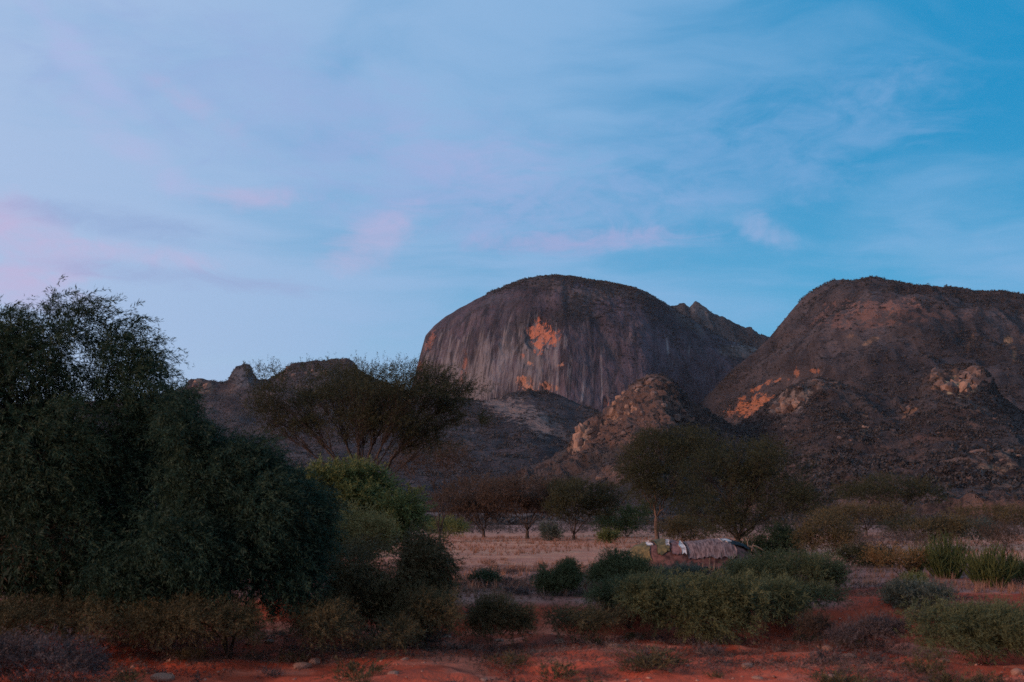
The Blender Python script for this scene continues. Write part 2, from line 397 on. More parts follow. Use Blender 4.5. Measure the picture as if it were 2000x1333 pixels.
def build_mountains():
    # --- jagged ridge far behind the saddle
    sil = [(1180, 640), (1290, 612), (1312, 598), (1326, 596), (1336, 590), (1346, 600), (1358, 587), (1366, 590), (1376, 600), (1392, 609), (1420, 624), (1460, 641), (1500, 656), (1560, 690), (1700, 760)]
    P, cr, t = loft(sil, 3600, 900, 500, 0, 220, 50, lambda q: (1 - q ** 1.1), 5, 3)
    n = normals(P); q = P.reshape(-1, 3)
    P = P + n * (16 * fbm(q * 0.012, 4, 5, ridged=True)).reshape(P.shape[:2])[..., None]
    px, py = project(P.reshape(-1, 3)); k = fbm(q * 0.02, 4, 6)
    c = np.array((0.056, 0.049, 0.049))[None] * np.ones((len(px), 1)); c = lay(c, sstep(blob(px, py, 1362, 600, 26, 22) + 0.6 * k, 0, 0.4), (0.13, 0.112, 0.108))
    finish('back', 'ridge', P, c, SLOPE)

    # --- left ridge with the single tooth
    sil = [(-500, 860), (-200, 800), (100, 790), (300, 775), (366, 756), (374, 741), (388, 738), (402, 741), (420, 746), (446, 744), (452, 728), (462, 716), (476, 712), (488, 714), (496, 730), (504, 741), (522, 739), (552, 725), (570, 712), (602, 707), (640, 703), (676, 700), (690, 708), (700, 726), (760, 752), (860, 790), (960, 850)]
    P, cr, t = loft(sil, 2600, 1100, 700, 0, 520, 90, lambda q: (1 - q ** 0.95), 3, 13)
    n = normals(P); q = P.reshape(-1, 3)
    P = P + n * (22 * fbm(q * (0.008, 0.008, 0.004), 5, 15)).reshape(P.shape[:2])[..., None]
    px, py = project(P.reshape(-1, 3)); k = fbm(q * 0.015, 5, 16); st = fbm(q * (0.03, 0.03, 0.004), 4, 17)
    c = np.array((0.074, 0.053, 0.052))[None] * np.ones((len(px), 1))
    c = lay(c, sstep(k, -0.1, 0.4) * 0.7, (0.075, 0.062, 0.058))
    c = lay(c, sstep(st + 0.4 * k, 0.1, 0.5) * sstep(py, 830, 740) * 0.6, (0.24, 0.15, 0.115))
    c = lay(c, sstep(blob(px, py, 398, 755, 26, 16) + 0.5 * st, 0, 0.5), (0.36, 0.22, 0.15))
    c = lay(c, sstep(blob(px, py, 474, 735, 30, 26), 0, 0.4), (0.11, 0.10, 0.105))
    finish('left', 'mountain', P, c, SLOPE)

    # --- the granite dome
    sil = [(770, 815), (800, 765), (812, 730), (818, 706), (824, 684), (832, 656), (848, 637), (872, 618), (900, 602), (930, 586), (960, 571), (990, 558), (1020, 547), (1050, 541), (1085, 538), (1120, 542), (1160, 548), (1200, 554), (1240, 563), (1268, 574), (1290, 588), (1310, 601), (1340, 619), (1380, 642), (1420, 664), (1470, 678), (1520, 690), (1600, 740)]
    P, cr, t = loft(sil, 2600, [(770, 240), (830, 420), (950, 620), (1100, 700), (1250, 680), (1400, 560), (1600, 500)], 800, 0, 620, 230,
                    lambda q: (1 - q ** 2.6) ** 0.62, 1.5, 23, tooth=0.0)
    n = normals(P); q = P.reshape(-1, 3); sh = P.shape[:2]
    front = np.clip(t, 0, 1)[None] * np.ones(sh)
    steep = (sstep(front, 0.25, 0.6) * sstep(front, 0.0, 0.1)).ravel()
    left = sstep(project(q)[0], 1250, 1050); flute = fbm(q * (0.016, 0.002, 0.0016), 5, 24, 0.55)
    P = P + n * (16 * fbm(q * (0.003, 0.003, 0.002), 3, 25) * sstep(np.abs(t), 0.02, 0.2)[None].repeat(sh[0], 0).ravel() + 9 * flute * steep * (0.35 + 0.65 * left)
                 + 4 * fbm(q * 0.05, 3, 27) * steep).reshape(sh)[..., None]
    px, py = project(P.reshape(-1, 3)); scar = 0
    for (cx, cy, rx, ry) in ((1054, 650, 28, 30), (1026, 746, 14, 14), (1066, 755, 13, 9), (840, 665, 8, 20), (907, 715, 7, 26), (1183, 785, 8, 14)):
        scar = np.maximum(scar, sstep(blob(px, py, cx, cy, rx, ry) + 0.5 * flute + 0.3 * fbm(q * 0.05, 3, 33), 0.0, 0.12))
    P = P - n * (9 * scar).reshape(sh)[..., None]
    # a dark gully from the summit and the saddle shelf on its right shoulder
    px, py = project(P.reshape(-1, 3))
    gul = np.exp(-((px - (1105 + (py - 560) * 0.15)) / 9.0) ** 2) * sstep(py, 640, 560) + np.exp(-((px - (1175 + (py - 640) * 0.5)) / 10.0) ** 2) * sstep(py, 600, 630) * sstep(py, 740, 690)
    P = P - n * (5 * gul).reshape(sh)[..., None]
    px, py = project(P.reshape(-1, 3))
    k = fbm(q * (0.02, 0.02, 0.012), 5, 28); veg = fbm(q * (0.012, 0.012, 0.012), 5, 29)
    st = fbm(q * (0.05, 0.006, 0.0022), 5, 30, 0.6); st2 = fbm(q * (0.11, 0.01, 0.004), 4, 31, 0.6)
    c = np.array((0.076, 0.055, 0.065))[None] * np.ones((len(px), 1))
    c = lay(c, sstep(st, 0.0, 0.45) * 0.5, (0.050, 0.043, 0.050))
    c = lay(c, sstep(veg + (600 - py) * 0.006 + (px - 1080) * 0.0012, -0.05, 0.5) * 0.75, (0.098, 0.069, 0.062))
    c = lay(c, sstep(k, 0.12, 0.5) * 0.45, (0.055, 0.050, 0.052))
    # dark bush belt below the summit
    c = lay(c, sstep(blob(px, py, 1120, 610, 75, 42) + 0.7 * veg, 0.05, 0.5) * 0.6, (0.055, 0.050, 0.050))
    # pale water streaks, thick on the left and along the foot
    w = sstep(px, 1240, 930) * sstep(py, 600, 700)
    c = lay(c, sstep(st2 + 0.35 * st + 0.42 * w, 0.32, 0.62) * (0.10 + 0.2 * w), (0.17, 0.145, 0.145))
    w2 = sstep(blob(px, py, 900, 745, 90, 60) + 0.8 * st2, 0.0, 0.7)
    c = lay(c, w2 * 0.35, (0.24, 0.205, 0.20))
    w3 = sstep(blob(px, py, 1030, 690, 45, 75) + 0.8 * st, 0.0, 0.8)
    c = lay(c, w3 * 0.45, (0.19, 0.175, 0.165))
    # fresh orange rock where slabs have come away
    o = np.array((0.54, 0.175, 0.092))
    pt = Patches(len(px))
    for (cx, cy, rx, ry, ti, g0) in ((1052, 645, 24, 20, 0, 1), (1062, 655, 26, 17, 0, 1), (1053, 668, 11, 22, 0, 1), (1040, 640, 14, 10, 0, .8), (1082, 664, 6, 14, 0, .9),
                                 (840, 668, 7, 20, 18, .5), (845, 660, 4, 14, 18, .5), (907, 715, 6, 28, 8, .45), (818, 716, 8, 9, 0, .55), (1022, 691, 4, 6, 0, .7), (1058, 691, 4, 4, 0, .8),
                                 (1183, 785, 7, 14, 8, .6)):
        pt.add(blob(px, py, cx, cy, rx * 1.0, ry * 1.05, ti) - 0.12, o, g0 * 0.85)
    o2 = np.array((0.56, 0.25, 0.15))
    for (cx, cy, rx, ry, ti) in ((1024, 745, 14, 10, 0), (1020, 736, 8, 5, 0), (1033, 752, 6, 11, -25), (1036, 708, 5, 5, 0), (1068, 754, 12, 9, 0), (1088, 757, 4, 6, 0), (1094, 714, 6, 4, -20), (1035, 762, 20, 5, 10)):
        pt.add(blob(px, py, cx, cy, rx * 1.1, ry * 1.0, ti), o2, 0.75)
    # long single white streaks
    for (cx, y0, y1, wd, sl) in ((1136, 735, 785, 2.4, -0.12), (1176, 660, 790, 1.2, 0.02), (912, 640, 760, 2.0, -0.28), (1085, 720, 760, 1.6, -0.15), (975, 600, 690, 1.6, -0.3), (1305, 650, 690, 2.0, 0.1), (1345, 665, 690, 2.0, -0.1)):
        m_ = np.exp(-((px - cx - (py - y1) * sl) / wd) ** 2) * sstep(py, y0, y0 + 20) * sstep(py, y1 + 6, y1 - 6)
        c = lay(c, m_ * 0.6, (0.30, 0.255, 0.245))
    c = lay(c, sstep(blob(px, py, 1440, 684, 50, 14) + 0.5 * k, 0, 0.4) * 0.7, (0.20, 0.155, 0.135))
    c = lay(c, np.clip(gul, 0, 1) * 0.4, (0.045, 0.040, 0.042))
    wet = 0.9 * w + 0.9 * sstep(blob(px, py, 900, 745, 110, 60), 0, 0.6) + 0.5 * sstep(blob(px, py, 1040, 690, 90, 90), 0, .5) + 0.25 * steep * sstep(px, 1350, 1200)
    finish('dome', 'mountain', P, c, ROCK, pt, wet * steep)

    # --- the long mountain on the right
    sil = [(1250, 870), (1330, 815), (1380, 775), (1430, 722), (1480, 682), (1510, 650), (1540, 615), (1570, 581), (1600, 560), (1630, 548), (1650, 547), (1672, 549), (1690, 543), (1710, 541), (1730, 547), (1760, 554), (1800, 557), (1840, 560), (1870, 563), (1900, 568), (1930, 568), (1960, 570), (2000, 576), (2150, 610), (2400, 690), (2700, 800)]
    P, cr, t = loft(sil, 2100, [(1250, 150), (1430, 420), (1600, 780), (1800, 900), (2700, 900)], 900, 0, 620, 190, lambda q: (1 - q ** 1.7) ** 0.85, 2.5, 43)
    n = normals(P); q = P.reshape(-1, 3); sh = P.shape[:2]
    fade = sstep(np.abs(t), 0.0, 0.15)[None].repeat(sh[0], 0).ravel()
    P = P + n * (sstep(t, 0.05, 0.45)[None].repeat(sh[0], 0).ravel() * 34 * fbm(q * (0.0045, 0.0045, 0.004), 4, 45) + (3 + 9 * fade) * fbm(q * (0.02, 0.02, 0.010), 5, 46) + sstep(t, 0.08, 0.35)[None].repeat(sh[0], 0).ravel() * 22 * fbm(q * (0.009, 0.009, 0.004), 4, 41, ridged=True)).reshape(sh)[..., None]
    px, py = project(P.reshape(-1, 3))
    k = fbm(q * 0.018, 5, 47); band = fbm(q * (0.006, 0.006, 0.035) + np.stack([0 * px, 0 * px, px * 0.004], -1), 5, 48); veg = fbm(q * 0.035, 4, 49)
    st = fbm(q * (0.035, 0.006, 0.0025), 5, 50)
    pt = Patches(len(px)); c = np.array((0.088, 0.067, 0.066))[None] * np.ones((len(px), 1))
    c = lay(c, sstep(veg, -0.05, 0.4) * 0.6, (0.060, 0.050, 0.050))
    c = lay(c, sstep(band + 0.4 * k, 0.1, 0.5) * 0.55, (0.125, 0.088, 0.080))
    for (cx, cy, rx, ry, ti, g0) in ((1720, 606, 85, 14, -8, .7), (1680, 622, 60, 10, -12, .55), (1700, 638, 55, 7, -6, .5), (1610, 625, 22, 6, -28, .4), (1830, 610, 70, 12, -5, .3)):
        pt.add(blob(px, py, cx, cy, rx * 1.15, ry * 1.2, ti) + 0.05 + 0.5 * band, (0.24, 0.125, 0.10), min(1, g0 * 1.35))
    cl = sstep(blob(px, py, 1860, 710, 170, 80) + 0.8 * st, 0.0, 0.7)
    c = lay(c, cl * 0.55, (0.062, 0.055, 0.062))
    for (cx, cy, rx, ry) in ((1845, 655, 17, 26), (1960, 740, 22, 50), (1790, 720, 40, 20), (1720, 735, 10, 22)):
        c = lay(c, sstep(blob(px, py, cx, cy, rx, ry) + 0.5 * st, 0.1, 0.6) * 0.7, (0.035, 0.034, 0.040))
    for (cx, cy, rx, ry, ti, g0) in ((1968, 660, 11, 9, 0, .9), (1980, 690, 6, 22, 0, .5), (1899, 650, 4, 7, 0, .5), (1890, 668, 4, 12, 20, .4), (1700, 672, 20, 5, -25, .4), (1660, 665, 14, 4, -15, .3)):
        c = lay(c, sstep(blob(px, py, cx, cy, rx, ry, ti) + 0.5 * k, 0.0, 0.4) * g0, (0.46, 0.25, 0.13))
    # orange scars above the foothill on the left
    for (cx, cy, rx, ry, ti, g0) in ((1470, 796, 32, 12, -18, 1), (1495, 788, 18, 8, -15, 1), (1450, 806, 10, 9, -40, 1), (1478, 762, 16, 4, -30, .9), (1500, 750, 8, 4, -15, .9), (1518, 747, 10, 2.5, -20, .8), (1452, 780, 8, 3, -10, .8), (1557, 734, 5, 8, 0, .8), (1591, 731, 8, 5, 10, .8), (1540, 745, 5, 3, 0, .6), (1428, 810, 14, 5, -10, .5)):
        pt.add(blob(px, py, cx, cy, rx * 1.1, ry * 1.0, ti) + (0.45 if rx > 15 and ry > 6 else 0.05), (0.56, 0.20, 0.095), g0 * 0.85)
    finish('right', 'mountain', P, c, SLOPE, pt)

    # --- scree hill at the dome's foot
    sil = [(300, 900), (560, 850), (700, 815), (800, 790), (860, 778), (900, 776), (940, 785), (975, 778), (1005, 767), (1035, 762), (1070, 765), (1100, 776), (1130, 790), (1180, 806), (1230, 822), (1300, 840), (1420, 870), (1600, 900)]
    P, cr, t = loft(sil, 1750, 850, 300, 0, 420, 150, lambda q: (1 - q ** 1.05) * (1 - 0.25 * q), 3, 63)
    n = normals(P); q = P.reshape(-1, 3); sh = P.shape[:2]
    fade = sstep(np.abs(t), 0.0, 0.12)[None].repeat(sh[0], 0).ravel()
    P = P + n * (fade * 20 * fbm(q * 0.006, 4, 65) + 5 * fbm(q * 0.03, 4, 66)).reshape(sh)[..., None]
    px, py = project(P.reshape(-1, 3)); k = fbm(q * 0.02, 5, 67); k2 = fbm(q * (0.03, 0.012, 0.03), 5, 68)
    pt = Patches(len(px)); c = np.array((0.066, 0.050, 0.052))[None] * np.ones((len(px), 1))
    c = lay(c, sstep(k, -0.1, 0.35) * 0.7, (0.058, 0.052, 0.054))
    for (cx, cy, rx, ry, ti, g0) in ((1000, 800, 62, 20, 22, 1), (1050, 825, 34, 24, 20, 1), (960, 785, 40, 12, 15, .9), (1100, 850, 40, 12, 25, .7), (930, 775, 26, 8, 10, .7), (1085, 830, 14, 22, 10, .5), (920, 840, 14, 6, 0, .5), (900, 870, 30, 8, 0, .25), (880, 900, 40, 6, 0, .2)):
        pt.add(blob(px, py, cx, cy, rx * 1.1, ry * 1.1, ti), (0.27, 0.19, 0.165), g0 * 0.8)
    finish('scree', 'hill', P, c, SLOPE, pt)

    # --- pointed rocky hill in the middle
    sil = [(960, 935), (1040, 912), (1080, 893), (1112, 872), (1122, 852), (1134, 834), (1150, 818), (1166, 808), (1180, 806), (1198, 792), (1214, 770), (1232, 753), (1252, 741), (1268, 734), (1284, 732), (1300, 737), (1316, 748), (1330, 764), (1346, 784), (1370, 800), (1400, 815), (1430, 833), (1480, 856), (1560, 890), (1680, 925)]
    P, cr, t = loft(sil, 950, [(960, 260), (1280, 420), (1680, 300)], 260, -2, 460, 170, lambda q: (1 - q ** 0.9) * (1 - 0.2 * q), 4, 73)
    n = normals(P); q = P.reshape(-1, 3); sh = P.shape[:2]
    fade = (0.25 + 0.75 * sstep(np.abs(t), 0.0, 0.08))[None].repeat(sh[0], 0).ravel()
    rock = fbm(q * (0.035, 0.035, 0.028), 5, 75, 0.55, ridged=True); lump = fbm(q * 0.012, 4, 76)
    amp = sstep(t, 0.75, 0.3)[None].repeat(sh[0], 0).ravel()
    P = P + n * (fade * (7 * lump + 10 * amp * rock + 5.0 * fbm(q * 0.10, 4, 78, ridged=True) * amp)).reshape(sh)[..., None]
    px, py = project(P.reshape(-1, 3)); k = fbm(q * 0.05, 5, 77); k2 = fbm(q * (0.05, 0.05, 0.02), 4, 79)
    c = np.array((0.070, 0.048, 0.042))[None] * np.ones((len(px), 1))
    c = lay(c, sstep(k, 0.0, 0.4) * 0.75, (0.058, 0.050, 0.046))
    bare = np.maximum.reduce([blob(px, py, 1232, 785, 55, 55, -40), blob(px, py, 1140, 850, 16, 42, 22), blob(px, py, 1260, 760, 45, 30), blob(px, py, 1190, 845, 70, 22, -20), blob(px, py, 1275, 815, 70, 30), blob(px, py, 1195, 930, 26, 20)])
    c = lay(c, sstep(-rock, 0.15, 0.55) * 0.75, (0.035, 0.028, 0.026))  # shade painted into the crevices, which soft light leaves flat
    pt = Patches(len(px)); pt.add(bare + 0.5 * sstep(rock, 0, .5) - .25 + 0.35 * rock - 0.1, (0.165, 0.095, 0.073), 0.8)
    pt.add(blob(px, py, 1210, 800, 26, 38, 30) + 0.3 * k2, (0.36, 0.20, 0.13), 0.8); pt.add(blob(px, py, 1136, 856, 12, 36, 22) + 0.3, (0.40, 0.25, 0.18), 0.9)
    c = lay(c, sstep(blob(px, py, 1310, 790, 34, 34) + 0.5 * k, 0.1, 0.5) * 0.6, (0.05, 0.045, 0.042))
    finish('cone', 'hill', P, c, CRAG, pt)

    # --- broad bushy foothill on the right with its rock crown
    sil = [(1280, 905), (1400, 850), (1440, 832), (1470, 812), (1490, 796), (1510, 778), (1540, 760), (1570, 742), (1600, 737), (1630, 744), (1660, 757), (1690, 768), (1740, 778), (1780, 778), (1806, 766), (1820, 730), (1836, 720), (1850, 714), (1880, 711), (1905, 713), (1922, 724), (1938, 745), (1950, 768), (1965, 784), (1990, 800), (2040, 816), (2200, 860), (2500, 920)]
    P, cr, t = loft(sil, 1050, [(1280, 250), (1500, 520), (1800, 700), (2100, 760), (2500, 500)], 300, -2, 560, 210, lambda q: (1 - q ** 0.85) * (1 - 0.25 * q), 3, 83)
    n = normals(P); q = P.reshape(-1, 3); sh = P.shape[:2]
    fade = (0.2 + 0.8 * sstep(np.abs(t), 0.0, 0.08))[None].repeat(sh[0], 0).ravel()
    rock = fbm(q * (0.04, 0.04, 0.03), 5, 85, 0.55, ridged=True); lump = fbm(q * 0.010, 4, 86)
    px, py = project(P.reshape(-1, 3))
    crag = np.maximum.reduce([sstep(blob(px, py, 1875, 745, 75, 45), 0, 0.4), sstep(blob(px, py, 1560, 770, 60, 40), 0, 0.5), sstep(blob(px, py, 1770, 800, 30, 20), 0, .5)])
    P = P + n * (fade * (9 * lump + 10 * fbm(q * 0.022, 4, 84, ridged=True) + (3 + 10 * crag) * rock + 1.2 * fbm(q * 0.12, 3, 88))).reshape(sh)[..., None]
    px, py = project(P.reshape(-1, 3)); k = fbm(q * 0.05, 5, 87); k2 = fbm(q * (0.03, 0.03, 0.06), 5, 89)
    pt = Patches(len(px)); c = np.array((0.078, 0.053, 0.047))[None] * np.ones((len(px), 1))
    c = lay(c, sstep(k, -0.1, 0.35) * 0.75, (0.060, 0.050, 0.048))
    c = lay(c, sstep(k2 + (py - 900) * 0.003, 0.15, 0.5) * 0.75, (0.19, 0.115, 0.092))
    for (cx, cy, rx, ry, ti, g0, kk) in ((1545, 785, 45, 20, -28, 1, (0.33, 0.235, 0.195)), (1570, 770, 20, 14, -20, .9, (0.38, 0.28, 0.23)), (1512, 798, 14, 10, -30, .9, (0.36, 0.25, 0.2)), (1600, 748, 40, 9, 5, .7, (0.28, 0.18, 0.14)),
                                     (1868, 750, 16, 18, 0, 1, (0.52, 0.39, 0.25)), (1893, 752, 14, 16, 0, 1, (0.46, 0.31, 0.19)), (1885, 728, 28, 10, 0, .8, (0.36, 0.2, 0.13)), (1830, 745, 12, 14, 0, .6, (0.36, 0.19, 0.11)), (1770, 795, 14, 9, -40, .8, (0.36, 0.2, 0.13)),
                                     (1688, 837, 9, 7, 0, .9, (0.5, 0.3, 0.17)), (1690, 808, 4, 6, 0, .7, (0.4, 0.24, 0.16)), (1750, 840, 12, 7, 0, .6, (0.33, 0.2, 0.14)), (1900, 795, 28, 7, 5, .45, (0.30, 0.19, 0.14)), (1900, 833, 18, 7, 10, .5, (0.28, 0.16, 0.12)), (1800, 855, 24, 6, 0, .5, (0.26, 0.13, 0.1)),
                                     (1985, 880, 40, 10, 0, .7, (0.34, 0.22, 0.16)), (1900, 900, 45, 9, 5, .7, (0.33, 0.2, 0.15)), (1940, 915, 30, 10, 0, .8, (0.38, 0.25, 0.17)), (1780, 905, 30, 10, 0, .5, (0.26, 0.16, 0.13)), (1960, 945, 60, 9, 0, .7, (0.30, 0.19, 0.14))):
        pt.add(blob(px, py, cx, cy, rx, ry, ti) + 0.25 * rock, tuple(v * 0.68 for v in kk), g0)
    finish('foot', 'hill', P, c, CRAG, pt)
build_mountains()

# ------------------------------------------------------------------ rocks standing out of the slopes, parts of their hills
def rock_mat(name, c1, c2, scale):
    m, g, b = new_mat(name); pos = g.n.new('ShaderNodeTexCoord').outputs['Object']
    info = g.n.new('ShaderNodeObjectInfo'); pos = g.vm('ADD', pos, g.vm('SCALE', g.comb(info.outputs['Random'], info.outputs['Random'], 0.0), 40.0))
    n = g.noise(g.vm('MULTIPLY', pos, (1, 1, .6)), scale, 6, 0.65); n2 = g.noise(pos, scale * 3, 4, .6)
    c = g.mix(g.sm(g.m('ADD', n, g.m('MULTIPLY', g.m('SUBTRACT', info.outputs['Random'], 0.5), 0.25)), 0.36, 0.62), c1, c2)
    c = g.mix(g.sm(n2, 0.55, 0.7), c, (0.05, 0.04, 0.037)); g.put(b.inputs['Base Color'], c)
    bp = g.n.new('ShaderNodeBump'); bp.inputs['Strength'].default_value = 0.9; bp.inputs['Distance'].default_value = 0.12
    g.put(bp.inputs['Height'], n2); g.l.new(bp.outputs[0], b.inputs['Normal']); return m
def build_rocks():
    import bmesh
    r = np.random.default_rng(77); tan = rock_mat('tan rock', (0.075, 0.046, 0.038), (0.29, 0.165, 0.112), 0.45); dull = rock_mat('dull rock', (0.055, 0.040, 0.036), (0.17, 0.105, 0.083), 0.35)
    protos = []
    for i in range(9):
        bm = bmesh.new(); pts = nz(r.normal(size=(22, 3))) * r.uniform(0.75, 1.15, (22, 1)); pts = np.sign(pts) * np.abs(pts) ** 0.75
        for p in pts: bm.verts.new(p)
        h = bmesh.ops.convex_hull(bm, input=bm.verts[:]); bmesh.ops.delete(bm, geom=[v for v in bm.verts if not v.link_faces], context='VERTS')
        bmesh.ops.subdivide_edges(bm, edges=bm.edges[:], cuts=1, use_grid_fill=True)
        for v in bm.verts: v.co *= 1 + r.normal(0, .045)
        me = bpy.data.meshes.new('rock'); bm.to_mesh(me); bm.free(); protos.append(me)
    tm = {}
    for m in (tan, dull):
        for i, p in enumerate(protos):
            q = p.copy(); q.materials.append(m); tm[m.name, i] = q
    def put(key, n, cx, cy, rx, ry, smin, smax, mat, tall=1.0, ti=0.0):
        P = HILLS[key][:, 14:]; px, py = project(P.reshape(-1, 3)); flat = P.reshape(-1, 3); D = np.linalg.norm(flat, axis=-1)
        for i in range(n):
            a, q = r.uniform(0, 6.283), math.sqrt(r.random()); u, v = math.cos(a) * q * rx, math.sin(a) * q * ry; c, s_ = math.cos(R(ti)), math.sin(R(ti))
            x, y = cx + u * c - v * s_, cy + u * s_ + v * c
            k = int(np.argmin((px - x) ** 2 + (py - y) ** 2 + D * 0.002)); s = r.uniform(smin, smax) * D[k] / FPX
            o = bpy.data.objects.new('rock', tm[mat.name, int(r.integers(0, 9))]); C.objects.link(o); o.parent = HOBJ[key]
            o.location = flat[k] + (0, 0, -s * 0.45); o.scale = (s * r.uniform(.8, 1.3), s * r.uniform(.8, 1.3), s * tall * r.uniform(.7, 1.2)); o.rotation_euler = (r.uniform(-.25, .25), r.uniform(-.25, .25), r.uniform(0, 6.3))
    put('foot', 7, 1868, 752, 20, 12, 9, 15, tan, 1.5); put('foot', 8, 1893, 750, 18, 12, 7, 13, tan, 1.3); put('foot', 9, 1880, 728, 34, 9, 7, 12, dull, 1.0); put('foot', 5, 1832, 742, 10, 12, 6, 11, dull, 1.6)
    put('foot', 14, 1545, 784, 42, 14, 5, 12, tan, .9, -28); put('foot', 8, 1595, 750, 40, 8, 5, 9, dull, .8)
    put('foot', 1, 1688, 838, 2, 2, 9, 10, tan); put('foot', 2, 1752, 842, 9, 3, 6, 8, dull); put('foot', 5, 1770, 797, 12, 10, 6, 10, dull, 1.2)
    put('foot', 26, 1935, 905, 75, 35, 5, 11, dull, .55); put('foot', 9, 1960, 885, 45, 14, 5, 10, tan, .5); put('foot', 26, 1800, 850, 190, 60, 3, 7, dull, .7)
    put('cone', 22, 1225, 790, 40, 26, 4, 10, tan, 1.0, -40); put('cone', 14, 1265, 752, 36, 16, 5, 11, dull, .9); put('cone', 7, 1138, 848, 10, 28, 7, 12, tan, 2.2, 22)
    put('cone', 26, 1210, 845, 75, 26, 3, 8, dull, .8, -15); put('cone', 14, 1285, 815, 60, 26, 4, 9, dull, .9); put('cone', 10, 1195, 925, 26, 16, 4, 8, dull, .7)
    put('left', 5, 398, 752, 16, 8, 6, 11, tan, 1.1); put('left', 8, 560, 730, 90, 14, 5, 9, dull, .9)
build_rocks()

# ------------------------------------------------------------------ scrub on the slopes: one mass per hill
def bush_proto(nl, flat=0.75, seed=0):
    r = np.random.default_rng(seed)
    d = nz(r.normal(size=(nl, 3))); d[:, 2] = np.abs(d[:, 2]); c = d * r.uniform(0.45, 1.0, (nl, 1)) * (1, 1, flat)
    a = nz(r.normal(size=(nl, 3))); b = nz(np.cross(a, r.normal(size=(nl, 3)))); s = r.uniform(0.22, 0.5, (nl, 1))
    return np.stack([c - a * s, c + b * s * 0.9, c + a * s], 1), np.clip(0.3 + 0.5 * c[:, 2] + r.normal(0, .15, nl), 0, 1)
PROTOS = [bush_proto(14, 0.8, i) for i in range(8)]
def scatter(name, pts, sizes, mat, parent=None):
    Vs, T = [], []
    pick = rng.integers(0, len(PROTOS), len(pts)); yaw = rng.uniform(0, 6.283, len(pts)); lum = rng.normal(0, .16, len(pts))
    for k, (V, t) in enumerate(PROTOS):
        s = pick == k; n = s.sum()
        if not n: continue
        c, si = np.cos(yaw[s]), np.sin(yaw[s])
        x = V[None, ..., 0] * c[:, None, None] - V[None, ..., 1] * si[:, None, None]; y = V[None, ..., 0] * si[:, None, None] + V[None, ..., 1] * c[:, None, None]
        W_ = np.stack([x, y, np.broadcast_to(V[None, ..., 2], x.shape)], -1) * sizes[s][:, None, None, None] + pts[s][:, None, None, :]
        Vs.append(W_.reshape(-1, 3)); T.append(np.clip(t[None] + lum[s][:, None], 0, 1).ravel())
    V = np.concatenate(Vs); F = np.arange(len(V)).reshape(-1, 3)
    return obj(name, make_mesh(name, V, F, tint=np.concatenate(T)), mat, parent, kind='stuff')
def on_hill(key, n, test, smin, smax):
    P = HILLS[key]; nu, nv = P.shape[:2]
    a = rng.uniform(0, nu - 1.001, n * 4); b = rng.uniform(0, nv - 1.001, n * 4)
    i, j = a.astype(int), b.astype(int); fa, fb = (a - i)[:, None], (b - j)[:, None]
    q = (P[i, j] * (1 - fa) + P[i + 1, j] * fa) * (1 - fb) + (P[i, j + 1] * (1 - fa) + P[i + 1, j + 1] * fa) * fb
    ar = np.linalg.norm(np.cross(P[i + 1, j] - P[i, j], P[i, j + 1] - P[i, j]), axis=-1)
    px, py = project(q); w = test(px, py, q) * ar; keep = np.argsort(-(w / w.max()) ** 1.0 * 0 + rng.exponential(1, len(w)) / np.maximum(w, 1e-9))[:n]
    q = q[keep]; return q, smin * 0.8 + (smax * 1.35 - smin * 0.8) * rng.random(len(q)) ** 2.2
